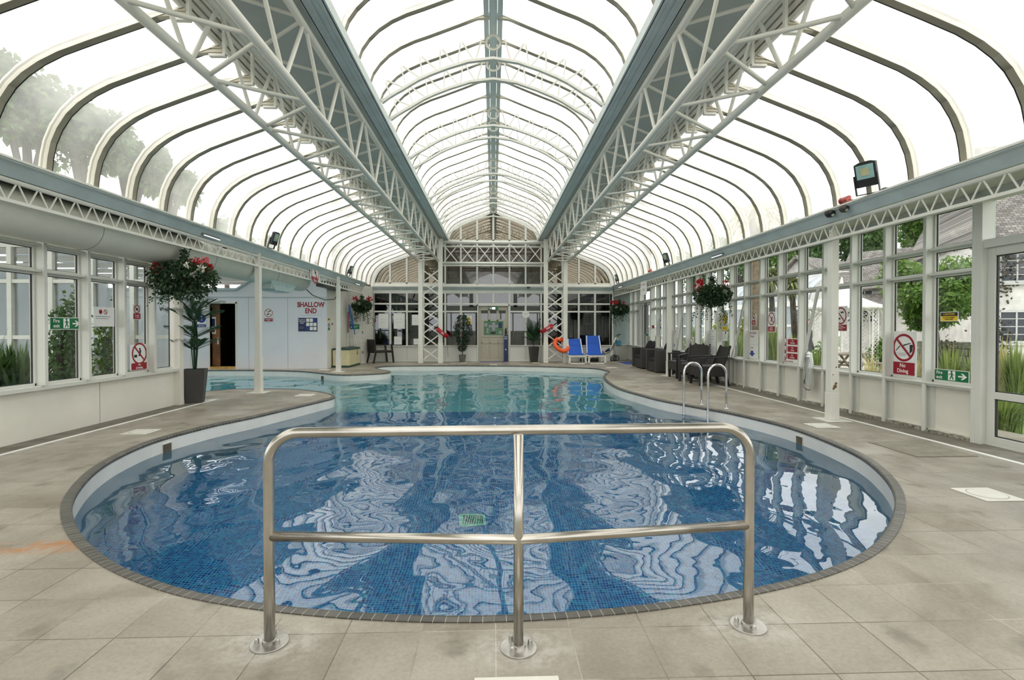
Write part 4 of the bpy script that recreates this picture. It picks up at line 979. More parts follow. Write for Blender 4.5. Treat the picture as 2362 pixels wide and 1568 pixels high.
# ================================================================== SEATING
sling = M('blue_sling_fabric', srgb(28, 88, 190), .7, var=.08, scale=30, bump=.2); wplas = M('white_plastic', srgb(232, 230, 220), .4, var=.05)
def lounger(x, y, note, back_z, seat=.33):
    t = thing('sun_lounger', note, 'sun lounger', (x, y, 0), 0, 'blue sun loungers')
    w = .29
    mb = MB(); mb.prism([(-w - .035, 0), (-w + .035, 0), (-w + .055, .30), (-w - .005, .30)], (0, .05, 0), (1, 0, 0), (0, 0, 1), .05)
    o = mb.out('leg', wplas, t, bevel=.006)
    mb = MB(); mb.prism([(w - .035, 0), (w + .035, 0), (w + .005, .30), (w - .055, .30)], (0, .05, 0), (1, 0, 0), (0, 0, 1), .05); mb.out('leg', wplas, t, bevel=.006)
    mb = MB(); mb.box(-w - .02, w + .02, 0, .05, .0, .045); mb.out('foot_bar', wplas, t, bevel=.006)
    mb = MB(); mb.box(-w - .01, w + .01, -.01, .06, .245, .31); mb.out('front_bar', wplas, t, bevel=.01)
    for s in (-1, 1):
        mb = MB(); mb.box(s * w - .025, s * w + .025, .0, 1.15, .27, .31); mb.out('side_rail', wplas, t, bevel=.008)
        mb = MB(); mb.prism([(.98, 0), (1.06, 0), (1.10, .28), (1.0, .28)], (s * w - .025 + .05, 0, 0), (0, 1, 0), (0, 0, 1), .05)
        for v in range(len(mb.v)): pass
        mb.out('leg', wplas, t, bevel=.006)
        mb = MB(); mb.bar((s * (w - .03), .52, .31), (s * (w - .07), .82, back_z), .03, .03, (1, 0, 0)); mb.out('back_post', wplas, t)
    mb = MB(); N = 8
    for k in range(N):
        a, b = k / N, (k + 1) / N; za = .325 - .02 * sin(a * pi); zb = .325 - .02 * sin(b * pi); mb.quad((-w + .01, -.02 + .54 * a, za), (w - .01, -.02 + .54 * a, za), (w - .01, -.02 + .54 * b, zb), (-w + .01, -.02 + .54 * b, zb))
    o = mb.out('seat_sling', sling, t); o.modifiers.new('th', 'SOLIDIFY').thickness = .008
    mb = MB()
    for k in range(N):
        a, b = k / N, (k + 1) / N; f = lambda u: (.50 + .33 * u + .03 * sin(u * pi), .32 + (back_z - .32) * u, w - .012 - .012 * u)
        y0, z0, w0 = f(a); y1, z1, w1 = f(b); mb.quad((-w0, y0, z0), (w0, y0, z0), (w1, y1, z1), (-w1, y1, z1))
    o = mb.out('back_sling', sling, t); o.modifiers.new('th', 'SOLIDIFY').thickness = .008
    mb = MB(); yy, zz, ww = .50 + .33 * .62 + .02, .32 + (back_z - .32) * .62, w - .05; mb.box(-ww, ww, yy - .012, yy - .006, zz - .006, zz + .006); mb.out('seam', M('blue_seam', srgb(70, 130, 215), .7), t)
lounger(2.90, 17.62, 'blue and white sun lounger next to the orange ring, with the lower back', .86)
lounger(3.57, 17.62, 'blue and white sun lounger beside the pushchair, with the taller back', .97)
weave = M_weave('dark_rattan', (.020, .017, .015)); weave2 = M_weave('grey_brown_rattan', (.045, .040, .036)); cush = M('charcoal_cushion', (.015, .014, .016), .85, var=.2, bump=.2); seatg = M('grey_seat_pad', (.10, .10, .11), .8, var=.1)
def garden_chair(x, y, rz, note, cushion=False):
    """resin wicker armchair; it faces local -x"""
    t = thing('garden_armchair', note, 'chair', (x, y, 0), rz, 'dark resin wicker chairs')
    for (a, b) in ((-.29, -.27), (-.29, .27)):
        mb = MB(); mb.prism([(a - .025, 0), (a + .025, 0), (a + .035, .40), (a - .035, .40)], (0, b + .025, 0), (1, 0, 0), (0, 0, 1), .05); mb.out('leg', weave, t)
    for b in (-.25, .25):
        mb = MB(); mb.prism([(.30, 0), (.35, 0), (.27, .38), (.20, .38)], (0, b + .025, 0), (1, 0, 0), (0, 0, 1), .05); mb.out('leg', weave, t)
    mb = MB(); mb.box(-.32, .24, -.29, .29, .20, .40); mb.out('seat_box', weave, t, bevel=.012)
    mb = MB(); mb.box(-.31, .22, -.25, .25, .40, .43); mb.out('seat', seatg, t, bevel=.014)
    for s in (-1, 1):
        mb = MB(); mb.bar((-.29, s * .28, .40), (-.29, s * .29, .60), .05, .05, (0, 1, 0)); mb.out('arm_post', dark, t)
        mb = MB(); mb.bar((-.33, s * .29, .60), (.30, s * .29, .615), .055, .028); mb.out('armrest', dark, t, bevel=.008)
        mb = MB(); mb.bar((.20, s * .26, .38), (.38, s * .23, .86), .04, .035, (0, 1, 0)); mb.out('back_post', dark, t)
    mb = MB(); mb.prism([(-.25, 0), (.25, 0), (.23, .40), (.17, .445), (-.17, .445), (-.23, .40)], (.215, 0, .42), (0, 1, 0), V((.33, 0, .94)).normalized(), .02); mb.out('backrest', weave, t)
    if cushion:
        mb = MB(); mb.ball((0, 0, 0), .2, 16, (.35, 1, .9)); o = mb.out('cushion', cush, t, smooth=True); o.location = (.10, 0, .60); o.rotation_euler = (0, .3, .1)
garden_chair(4.80, 12.78, 0, 'woven armchair holding a dark cushion, just past the middle column', True)
garden_chair(4.76, 12.0, .9, 'woven armchair turned toward the camera between two others', False)
garden_chair(4.74, 11.2, 0, 'woven armchair seen side-on, the one by the bare wall panels', False)
def cube_chair(x, y, w, note, pill):
    t = thing('rattan_armchair', note, 'armchair', (x, y, 0), 0, 'square rattan armchairs')
    mb = MB(); mb.box(-.3, .32, -w / 2 + .14, w / 2 - .14, .03, .30); mb.out('seat_base', weave2, t, bevel=.01)
    for s in (-1, 1):
        mb = MB(); a, b = sorted((s * w / 2, s * (w / 2 - .14))); mb.box(-.32, .36, a, b, .02, .62); mb.out('armrest', weave2, t, bevel=.012)
    mb = MB(); mb.box(.24, .38, -w / 2 + .14, w / 2 - .14, .03, .62); mb.out('backrest', weave2, t, bevel=.012)
    mb = MB(); mb.box(-.29, .23, -w / 2 + .15, w / 2 - .15, .30, .40); mb.out('seat_cushion', cush, t, bevel=.02)
    for k in range(pill):
        mb = MB(); mb.ball((0, 0, 0), .21, 16, (.3, 1, .95)); o = mb.out('back_cushion', cush, t, smooth=True); o.location = (.14, (k - (pill - 1) / 2) * .34, .66); o.rotation_euler = (0, .25, k * .3 - .1)
cube_chair(4.80, 16.0, 1.05, 'square rattan armchair nearest the pushchair, two dark cushions on it', 2)
cube_chair(4.80, 14.55, .95, 'square rattan armchair hidden partly by the middle column', 1)
t = thing('low_table', 'low dark woven table between the armchairs under the windows', 'table', (5.0, 11.95, 0))
t.location = (4.95, 13.72, 0)
mb = MB(); mb.box(-.22, .22, -.22, .22, .38, .42); mb.out('tabletop', weave, t, bevel=.006)
for a in (-.19, .19):
    for b in (-.19, .19): mb = MB(); mb.box(a - .025, a + .025, b - .025, b + .025, 0, .38); mb.out('leg', weave, t)
# dark armchair in the far left corner
t = thing('dining_armchair', 'dark brown armchair alone in the far left corner', 'chair', (-4.02, 18.7, 0), .75)
br = M('dark_brown_weave', (.018, .013, .010), .6, var=.3)
for (a, b, da) in ((-.40, -.22, .06), (-.40, .22, .06), (.30, -.22, -.02), (.30, .22, -.02)):
    mb = MB(); mb.bar((a - (.05 if a < 0 else -.06), b, 0), (a + da, b, .45 if a < 0 else .66), .05, .05, (0, 1, 0)); mb.out('leg', br, t)
mb = MB(); mb.box(-.36, .3, -.24, .24, .36, .44); mb.out('seat', br, t, bevel=.01)
mb = MB(); mb.prism([(-.42, .36), (-.34, .36), (-.38, .84), (-.44, .84)], (0, .25, 0), (1, 0, 0), (0, 0, 1), .5); mb.out('backrest', br, t, bevel=.008)
for s in (-1, 1): mb = MB(); mb.box(-.38, .30, s * .24 - .025, s * .24 + .025, .62, .65); mb.out('armrest', br, t)
# ================================================================== STORAGE BOX, POLES, CORNER THINGS
cr = M('cream_plastic', srgb(216, 208, 168), .5, var=.05); gr = M('dark_green_plastic', srgb(36, 70, 58), .45, var=.1)
t = thing('storage_box', 'cream slatted plastic storage box with a dark green lid', 'storage box', (-4.80, 17.05, 0))
mb = MB(); mb.box(-.27, .27, -.64, .64, 0, .06); mb.out('base', gr, t, bevel=.008)
mb = MB(); mb.box(-.255, .255, -.62, .62, .06, .55)
for k in range(7): mb.box(.255, .262, -.56, .56, .085 + k * .062, .135 + k * .062); mb.box(-.2, .2, -.627, -.62, .085 + k * .062, .135 + k * .062)
for y in (-.6, -.2, .2, .6): mb.box(.255, .268, y - .02, y + .02, .06, .55)
mb.out('body', cr, t, bevel=.003)
mb = MB(); mb.prism([(-.28, .55), (.28, .55), (.27, .60), (.0, .635), (-.27, .60)], (0, .65, 0), (1, 0, 0), (0, 0, 1), 1.30); mb.out('lid', gr, t, bevel=.006)
for y in (.25,): mb = MB(); mb.tube([(.28, y, .57), (.285, y, .45), (.28, y + .02, .38)], .007, 6); mb.ball((.285, y, .4), .02); mb.out('padlock_strap', dark, t)
bl = M('blue_pole', srgb(40, 112, 190), .4); alu = M('white_pole', srgb(220, 222, 220), .35)
def pole(p, q, mt, note, head=None):
    t = thing('cleaning_pole', note, 'pole', p, 0, 'pool cleaning poles'); d = V(q) - V(p)
    mb = MB(); mb.tube([(0, 0, 0), tuple(d * .62)], .011, 8); mb.out('lower_tube', alu, t, smooth=True)
    mb = MB(); mb.tube([tuple(d * .6), tuple(d)], .015, 8); mb.out('upper_tube', mt, t, smooth=True)
    return t
pole((-4.70, 17.95, 0), (-4.98, 18.14, 2.0), bl, 'leaning pole with a blue upper tube, the outer one of the bundle')
pole((-4.90, 18.1, 0), (-5.02, 18.15, 2.08), bl, 'upright pole with a blue upper tube next to the boarded wall')
pole((-4.62, 17.98, 0), (-4.92, 18.14, 1.7), bl, 'lowest leaning pole with blue upper tube behind the storage box')
pole((-5.02, 17.95, 0), (-5.03, 18.1, 1.8), redm, 'pole with a red upper end beside the cream return wall')
mb = MB(); mb.box(-5.08, -4.86, 18.12, 18.188, 1.50, 1.53); tag(mb.out('pole_rack', white), 'small white rack holding the cleaning poles', 'rack')
mb = MB(); mb.box(-4.80, -4.76, 18.13, 18.188, 1.55, 1.6); tag(mb.out('wall_hook', redm), 'small red and black hook beside the poles', 'hook')
t = thing('fire_call_point', 'red fire alarm call point on the far left post', 'alarm', (-4.42, 19.13, 1.5)); mb = MB(); mb.box(-.05, .05, -.03, .0, -.05, .05); mb.out('housing', redm, t, bevel=.004); mb = MB(); mb.box(-.03, .03, -.034, -.03, -.03, .02); mb.out('glass_plate', paper, t)
mb = MB(); mb.box(-.045, .045, -.02, 0, .06, .11); mb.out('sounder', pinkf, t)
mb = MB(); mb.tube([(-4.49, 19.12, .6), (-4.49, 19.12, 2.5)], .012, 6); tag(mb.out('cable_conduit', dark), 'dark vertical conduit beside the fire call point', 'conduit')
# ================================================================== RESCUE AIDS
rb = M('rescue_red', srgb(170, 16, 30), .35, var=.08); ob = M('rescue_orange', srgb(240, 92, 28), .35, var=.08)
def rescue_tube(c, yaw, tilt, note, word):
    t = thing('rescue_tube', note, 'rescue float', c); mb = MB(); pts = []
    for k in range(17):
        g = radians(-200 + k * 13.8); pts.append(V((cos(g) * .21, sin(g) * .16, 0)))
    R3 = Matrix.Rotation(yaw, 3, 'Z') @ Matrix.Rotation(tilt, 3, 'Y')
    pts = [R3 @ p for p in pts]
    mb.sweep(pts, [(-.07, -.025), (-.04, -.045), (.04, -.045), (.07, -.025), (.07, .025), (.04, .045), (-.04, .045), (-.07, .025)], up=tuple(R3 @ V((0, 0, 1)))); mb.out('foam_float', rb, t, bevel=.01)
    mb = MB(); q = pts[-1]; mb.tube([q, q + V((.05, 0, -.1)), q + V((.02, -.02, -.4)), q + V((.04, 0, -.75))], .006, 5); mb.out('tow_strap', dark, t)
    l = lettering(word, .075, inkw, t, tuple(R3 @ V((.03, -.215, 0))), bold=.02); l.rotation_euler = (R3 @ Matrix.Rotation(pi / 2, 3, 'X')).to_euler()
    return t
rescue_tube((-1.80, 18.30, 1.08), 0, radians(38), 'red rescue tube wrapped round the left portal leg', 'GU')
rescue_tube((1.90, 18.30, 1.22), 0, radians(-30), 'red rescue tube wrapped round the right portal leg', 'ARD')
t = thing('torpedo_ring', 'orange rescue ring hanging on the outer right portal leg', 'rescue float', (2.42, 18.28, .64))
R3 = Matrix.Rotation(radians(30), 3, 'Y') @ Matrix.Rotation(radians(48), 3, 'X')
pts = [R3 @ V((cos(2 * pi * k / 30) * .27, sin(2 * pi * k / 30) * .25, 0)) for k in range(30)]
mb = MB(); mb.sweep(pts, [(-.04, -.06), (.04, -.06), (.055, -.03), (.055, .03), (.04, .06), (-.04, .06), (-.055, .03), (-.055, -.03)], up=tuple(R3 @ V((0, 0, 1))), closed=True); mb.out('ring_float', ob, t, smooth=True)
mb = MB(); mb.tube([R3 @ V((cos(2 * pi * k / 30) * .31, sin(2 * pi * k / 30) * .26, 0)) for k in range(30)], .006, 5, closed=True); mb.out('grab_line', redm, t)
mb = MB(); mb.ball((-.05, .06, .18), .06); mb.out('float_handle', ob, t)
# ================================================================== PUSHCHAIR, BAGS, MATS
t = thing('pushchair', 'folded dark pushchair with grey seat in the far right corner', 'pushchair', (4.25, 19.3, 0), .0)
gf = M('grey_pram_fabric', srgb(120, 124, 128), .8, var=.1); nv = M('navy_pram_fabric', (.015, .02, .05), .8)
for i, (x, y) in enumerate(((.35, -.16), (.35, .16), (.24, -.16), (-.45, .0))):
    r = .105 if i < 3 else .07; mb = MB(); mb.tube([(x + cos(2 * pi * k / 24) * r, y, r + .005 + sin(2 * pi * k / 24) * r) for k in range(24)], .014, 6, closed=True); w = mb.out('wheel', dark, t)
    mb = MB(); mb.disc((x, y - .01, r + .005), r * .62, (0, 1, 0), 16, .02); mb.out('wheel_hub', grey, w)
for s in (-.15, .15):
    mb = MB(); mb.tube([(-.45, s, .1), (.1, s, .35), (.22, s, .52), (.42, s, .95), (.50, s, 1.0)], .013, 7); mb.out('side_frame', dark, t)
    mb = MB(); mb.tube([(.35, s, .11), (.30, s, .35), (.22, s, .55)], .012, 7); mb.out('rear_strut', grey, t)
mb = MB(); mb.tube([(.50, -.15, 1.0), (.52, 0, 1.02), (.50, .15, 1.0)], .015, 7); mb.out('handle', dark, t)
mb = MB(); mb.ball((0, 0, 0), .3, 18, (1, .5, .45)); o = mb.out('seat_hood', gf, t, smooth=True); o.location = (-.28, 0, .28); o.rotation_euler = (0, -.25, 0)
mb = MB(); mb.ball((0, 0, 0), .2, 14, (1.0, .7, .35)); o = mb.out('seat_pad', nv, t, smooth=True); o.location = (.05, 0, .42); o.rotation_euler = (0, -.5, 0)
mb = MB(); mb.obox((.33, 0, .78), (.26, .24, .10), Matrix.Rotation(-.9, 3, 'Y')); mb.out('white_panel', paper, t, bevel=.02)
mb = MB(); mb.lathe([(.03, -.1), (.1, -.08), (.11, .06), (.10, .1)], (.45, -.12, .68), 14); mb.out('teal_bag', M('teal_fabric', srgb(60, 130, 150), .7), t)
t = thing('black_bag', 'flat dark bag on the floor behind the taller lounger', 'bag', (3.55, 19.0, 0)); mb = MB(); mb.box(-.35, .35, -.1, .1, .0, .13); mb.out('bag_body', dark, t, bevel=.04); mb = MB(); mb.tube([(-.15, 0, .13), (-.1, 0, .2), (.1, 0, .2), (.15, 0, .13)], .012, 6); mb.out('bag_handle', dark, t)
bm_ = M('blue_mat', srgb(48, 70, 150), .8, var=.2, scale=20, bump=.4)
mb = MB(); mb.box(4.55, 5.15, 17.4, 18.6, .0, .012); tag(mb.out('entrance_mat', bm_), 'blue mat on the deck inside the double door', 'mat')
mb = MB(); mb.box(-.48, .48, 18.72, 18.98, .0, .014); tag(mb.out('door_mat', M('lilac_mat', srgb(110, 108, 160), .9, var=.3, scale=60, bump=.6)), 'lilac grey mat before the beige far door', 'mat')
t = thing('wall_socket', 'black and white wall socket low on the recessed end wall', 'socket', (4.62, 19.995, .42)); mb = MB(); mb.box(-.05, .05, -.03, 0, -.06, .13); mb.out('socket_box', dark, t); mb = MB(); mb.box(-.035, .035, -.036, -.03, -.05, .02); mb.out('socket_face', paper, t)
cp = M_glass('clear_plastic', (.93, .94, .93), 1.45, .55, .15)
bp = onX(1865, 835, XR - .14)
t = thing('plastic_bag', 'limp clear plastic bag hanging from the right sill', 'bag', (bp.x, bp.y, .0))
mb = MB(); random.seed(9)
for j in range(12):
    pass
prof_b = [(.03, .86), (.08, .84), (.10, .74), (.11, .6), (.10, .45), (.13, .36), (.12, .27), (.06, .22)]
n_ = 18; base = 0
for (r, z) in prof_b:
    for i in range(n_): g = 2 * pi * i / n_; k = 1 + .14 * sin(3 * g + z * 9) + random.uniform(-.05, .05); mb.v.append((cos(g) * r * .35 * k, sin(g) * r * k, z - .0))
for j in range(len(prof_b) - 1):
    for i in range(n_): q = (i + 1) % n_; mb.f.append((j * n_ + i, j * n_ + q, (j + 1) * n_ + q, (j + 1) * n_ + i)); mb.mi.append(0)
mb.out('bag_film', cp, t, smooth=True)
mb = MB(); pts = [(-.02, .09 * cos(g * pi / 10), .62 + .2 * sin(g * pi / 10)) for g in range(20)]; mb.tube(pts, .006, 5, closed=True); mb.out('bag_hoop', wplas, t)
# ================================================================== LIGHTS, BEACONS, CAMERAS
lens = M('floodlight_glass', srgb(150, 190, 190), .15, spec=.8); amber = M('led_chip', srgb(190, 190, 150), .4)
def flood(px, py, side, note, s=1.0, yaw=0):
    X = 4.37 * side; p = onX(px, py, X); t = thing('floodlight', note, 'floodlight', (X, p.y, 2.81), yaw, 'black floodlights on the eave ledge')
    Rm = Matrix.Rotation(radians(18) * -side, 3, 'Y'); c = Rm @ V((0, 0, .20 * s)); W, Hh = .20 * s, .25 * s
    mb = MB(); mb.prism([(-W / 2, -Hh / 2), (W / 2, -Hh / 2), (W / 2, Hh / 2 - .02), (W / 4, Hh / 2), (-W / 4, Hh / 2), (-W / 2, Hh / 2 - .02)], c, Rm @ V((0, 1, 0)), Rm @ V((0, 0, 1)), .05); mb.out('lamp_housing', dark, t, bevel=.006)
    nn = Rm @ V((1, 0, 0)) * -side; mb = MB(); o_ = c + nn * (.004 if side > 0 else .0)
    if side < 0: o_ = c + nn * .054
    mb.prism([(-W * .40, -Hh * .18), (W * .40, -Hh * .18), (W * .40, Hh * .38), (-W * .40, Hh * .38)], o_ , Rm @ V((0, 1, 0)), Rm @ V((0, 0, 1)), .003 * 1); mb.out('lens', lens, t)
    mb = MB(); mb.prism([(-W * .2, -Hh * .05), (W * .2, -Hh * .05), (W * .2, Hh * .26), (-W * .2, Hh * .26)], o_ + nn * .004, Rm @ V((0, 1, 0)), Rm @ V((0, 0, 1)), .002); mb.out('led_plate', amber, t)
    mb = MB()
    for q in (-1, 1): mb.bar((.0, q * (W / 2 + .008), 0), c + V((0, q * (W / 2 + .008), 0)), .008, .03, (1, 0, 0))
    mb.box(-.015, .015, -W / 2 - .012, W / 2 + .012, 0, .006); mb.out('bracket', dark, t)
flood(2003, 440, 1, 'large black floodlight next to the red beacon at the eave', 1.15, .5)
flood(1540, 615, 1, 'black floodlight on the right eave above the middle column', 1.0, .12)
flood(1425, 655, 1, 'black floodlight at the far end of the right eave', 1.0, .1)
flood(624, 572, -1, 'black floodlight on the left eave above the round duct', 1.05, -.1)
flood(803, 640, -1, 'black floodlight on the left eave beyond the storage box', 1.0, -.1)
def beacon(px, py, note):
    p = onX(px, py, 4.42); t = thing('alarm_sounder', note, 'alarm', (4.42, p.y, 2.81)); mb = MB(); mb.tube([(0, -.07, .045), (0, .02, .045)], .042, 14); mb.out('housing', M('pale_red', srgb(190, 90, 84), .5), t)
    mb = MB(); mb.tube([(0, .02, .045), (0, .07, .045), (0, .09, .045)], [.038, .045, .03], 14); mb.out('horn', redm, t); mb = MB(); mb.tube([(0, -.07, .03), (0, -.14, .012), (0, -.3, .006)], .004, 5); mb.out('cable', dark, t)
beacon(1950, 478, 'red alarm sounder lying on the eave ledge by the security domes'); beacon(1500, 628, 'red alarm sounder on the eave ledge near the SHALLOW END board')
def dome(c, note, mt=dark, nrm=None, s=1.0):
    t = thing('security_camera', note, 'camera', c); mb = MB(); mb.lathe([(.004, -.075 * s), (.035 * s, -.068 * s), (.055 * s, -.04 * s), (.065 * s, 0)], (0, 0, 0), 18); mb.out('dome', mt, t, smooth=True); mb = MB(); mb.disc((0, -.045 * s, -.05 * s), .018 * s, (0, -1, -.6), 14, .01); mb.out('lens', chrome, t)
p = onX(1918, 505, 4.43); dome((4.41, p.y, 2.775), 'dark dome camera right above the chipped column', s=1.1)
p = onX(1950, 492, 4.43); dome((4.41, p.y, 2.775), 'dark dome camera under the red alarm sounder', M('brown_dome', srgb(70, 66, 60), .3), s=1.0)
dome((1.30, 19.02, 2.76), 'small dark dome camera under the ledge of the far wall', s=1.0)
p = onX(2040, 438, 4.42); t = thing('cable_cover', 'dark rounded cable cover on the eave ledge by the large floodlight', 'cover', (4.42, p.y, 2.81)); mb = MB(); mb.ball((0, 0, 0), .06, 14, (.5, 1, .45)); mb.out('cover_shell', dark, t, smooth=True)
eml = M_emit('lit_tube', (1, 1, .98), 1.6)
def eave_light(px, py, side, note):
    p = onX(px, py, side * 4.47); t = thing('strip_light', note, 'light', (side * 4.47, p.y, 2.70)); mb = MB(); mb.obox((0, 0, 0), (.05, .5, .02), Matrix.Rotation(radians(48 * -side), 3, 'Y')); mb.out('light_tray', grey, t); mb = MB(); mb.obox((-.012 * side, 0, -.012), (.03, .46, .012), Matrix.Rotation(radians(48 * -side), 3, 'Y')); mb.out('light_tube', eml, t)
eave_light(487, 538, -1, 'lit strip light in the left eave gutter'); eave_light(824, 654, -1, 'small lit strip light at the far left eave')
eave_light(1655, 585, 1, 'lit strip light in the right eave gutter'); eave_light(1432, 659, 1, 'small lit strip light at the far right eave')
# clock
t = thing('wall_clock', 'round white wall clock on the far glazing', 'clock', (1.2, 19.165, onY(1212, 725, 19.15).z)); R9 = .138
mb = MB(); mb.disc((0, 0, 0), R9, (0, -1, 0), 40, .03); mb.out('clock_case', wplas, t); mb = MB(); mb.disc((0, -.03, 0), R9 * .86, (0, -1, 0), 40, .002); mb.out('clock_face', paper, t)
for (g, l, w_) in ((-1.1, .065, .010), (1.05, .095, .007)): mb = MB(); mb.bar((0, -.036, 0), (sin(g) * l, -.036, cos(g) * l), w_, .003, (0, 1, 0)); mb.out('clock_hand', inkb, t)
mb = MB()
for k in range(12): g = k * pi / 6; mb.bar((sin(g) * R9 * .70, -.033, cos(g) * R9 * .70), (sin(g) * R9 * .80, -.033, cos(g) * R9 * .80), .006, .002, (0, 1, 0))
mb.out('hour_marks', inkb, t)
# ================================================================== SIGNS
TEXTS = []
def sign(name, note, face, box, items, board=paper, cat='sign', off=0.0, th=.004, group=None):
    x0, y0, x1, y1 = box; xm, ym = (x0 + x1) / 2, (y0 + y1) / 2
    if face[0] == 'X':
        X = face[1]; a, b = onX(x0, ym, X), onX(x1, ym, X); t_, u_ = onX(xm, y0, X), onX(xm, y1, X)
    elif face[0] == 'Y':
        Y = face[1]; a, b = onY(x0, ym, Y), onY(x1, ym, Y); t_, u_ = onY(xm, y0, Y), onY(xm, y1, Y)
    w = (b - a).length; h = t_.z - u_.z; ax = (b - a); ax.z = 0; ax.normalize(); o = V((a.x, a.y, u_.z))
    e = frame_empty(name, o, ax, (0, 0, 1), note, cat, group)
    mb = MB(); mb.box(0, w, 0, h, 0, th); mb.out('board', board, e)
    L = th; by = {}
    for it in items:
        k = it[0]; L += .0007
        if k == 't':
            _, s, cx, cy, sz, mt = it[:6]; o2 = lettering(s, sz * h, mt, e, (cx * w, cy * h, L), bold=it[7] if len(it) > 7 else .012); TEXTS.append(o2)
            if len(it) > 6 and it[6]: o2.scale.x = it[6]
            continue
        mt = it[-1]; mb = by.setdefault(mt.name, (MB(), mt))[0]
        if k == 'r': mb.box(it[1] * w, it[3] * w, it[2] * h, it[4] * h, th, L + .0004)
        elif k == 'c': mb.disc((it[1] * w, it[2] * h, L), it[3] * w, (0, 0, 1), 28, .0004)
        elif k == 'o': mb.disc((it[1] * w, it[2] * h, L), it[3] * w, (0, 0, 1), 32, .0004, (it[3] - it[4]) * w)
        elif k == 's': c = V((it[1] * w, it[2] * h, L)); r = it[3] * w * .70; mb.bar(c + V((-r, r, 0)), c + V((r, -r, 0)), it[4] * w, .0006)
        elif k == 'p': mb.prism([(x * w, y * h) for x, y in it[1]], (0, 0, L), (1, 0, 0), (0, 1, 0), .0005)
    for nm, (mb, mt) in by.items(): mb.out('printed_shape', mt, e)
    return e
RG = ('X', XR - .002); LG = ('X', XL + .002)
def man(cx, cy, s, mt, ratio):   # small striding figure: head, trunk, legs as one outline set
    r = ratio
    return [('c', cx, cy + .42 * s, .09 * s / r, mt), ('p', [(cx - .06 * s / r, cy + .30 * s), (cx + .10 * s / r, cy + .30 * s), (cx + .08 * s / r, cy - .02 * s), (cx - .06 * s / r, cy - .02 * s)], mt),
            ('p', [(cx - .06 * s / r, cy + .0 * s), (cx + .03 * s / r, cy), (cx - .10 * s / r, cy - .42 * s), (cx - .20 * s / r, cy - .38 * s)], mt), ('p', [(cx, cy + .0 * s), (cx + .09 * s / r, cy), (cx + .22 * s / r, cy - .38 * s), (cx + .12 * s / r, cy - .42 * s)], mt),
            ('p', [(cx + .02 * s / r, cy + .28 * s), (cx + .24 * s / r, cy + .1 * s), (cx + .2 * s / r, cy + .04 * s), (cx, cy + .18 * s)], mt), ('p', [(cx - .04 * s / r, cy + .28 * s), (cx - .24 * s / r, cy + .14 * s), (cx - .22 * s / r, cy + .06 * s), (cx - .04 * s / r, cy + .2 * s)], mt)]
def fire_exit(face, box, note):
    arrow = [(.72, .44), (.86, .44), (.79, .24), (.85, .24), (.96, .5), (.85, .76), (.79, .76), (.86, .56), (.72, .56)]
    return sign('fire_exit_sign', note, face, box, [('r', .015, .05, .985, .95, greenm), ('r', .43, .12, .63, .90, inkw)] + man(.53, .5, .78, greenm, 2.6) + [('p', arrow, inkw), ('t', 'Fire', .19, .70, .40, inkw, 1.0), ('t', 'exit', .19, .30, .40, inkw, 1.0)])
fire_exit(RG, (2154, 853, 2236, 880), 'green Fire exit sign resting on the right sill next to the glazed door')
fire_exit(LG, (114, 732, 184, 760), 'green Fire exit sign on the left window glass')
sign('no_diving_sign', 'white No Diving sign with red ring on the right glazing', RG, (2057, 764, 2115, 866), [
    ('o', .5, .63, .44, .075, redm), ('p', [(.2, .55), (.36, .66), (.34, .68), (.19, .57)], inkb), ('p', [(.46, .66), (.78, .73), (.78, .745), (.5, .70)], inkb), ('p', [(.74, .70), (.86, .70), (.84, .56), (.74, .50)], inkb),
    ('p', [(.24, .50), (.6, .50), (.6, .507), (.24, .507)], greyink), ('p', [(.28, .475), (.6, .475), (.6, .482), (.28, .482)], greyink), ('p', [(.32, .45), (.6, .45), (.6, .457), (.32, .457)], greyink), ('s', .5, .63, .44, .07, redm),
    ('r', .03, .02, .93, .30, redm), ('t', 'No\nDiving', .48, .165, .125, inkw)])
sign('caution_sign', 'small black and yellow CAUTION FLOOR SLIPPERY WHEN WET sign', RG, (2170, 719, 2211, 741), [
    ('r', .03, .05, .97, .55, yell), ('r', .03, .55, .97, .94, inkb), ('t', 'CAUTION', .5, .745, .30, yell), ('t', 'FLOOR SLIPPERY\nWHEN WET', .5, .30, .19, inkb)])
def phone(cx, cy, s, r): return [('p', [(cx - .12 * s, cy - .03 * s / r), (cx + .12 * s, cy - .0 * s / r), (cx + .11 * s, cy + .13 * s / r), (cx - .13 * s, cy + .10 * s / r)], inkb)]
sign('no_phones_sign', 'No video phones or cameras sign partly hidden by the chipped column', RG, (1925, 706, 1955, 764), [
    ('o', .5, .62, .44, .07, redm)] + phone(.62, .73, .9, 1.9) + phone(.38, .48, .9, 1.9) + [('s', .5, .62, .44, .06, redm), ('r', .04, .03, .96, .26, redm), ('t', 'Mobile Phones\n& Cameras not Permitted\nin This Area', .5, .15, .055, inkw)])
its = []
for i, w_ in enumerate(('No\nSmoking', 'No\nEating', 'No\nDrinking')):
    cyy = .86 - i * .285; its += [('o', .19, cyy, .16, .03, redm), ('s', .19, cyy, .16, .03, redm), ('r', .40, cyy - .11, .98, cyy + .11, redm), ('t', w_, .69, cyy, .085, inkw)]
sign('no_smoking_sign', 'board of three red No Smoking, No Eating, No Drinking panels on the glass', RG, (1803, 780, 1841, 838), its + [('t', 'Beyond This Point', .5, .08, .075, redm)])
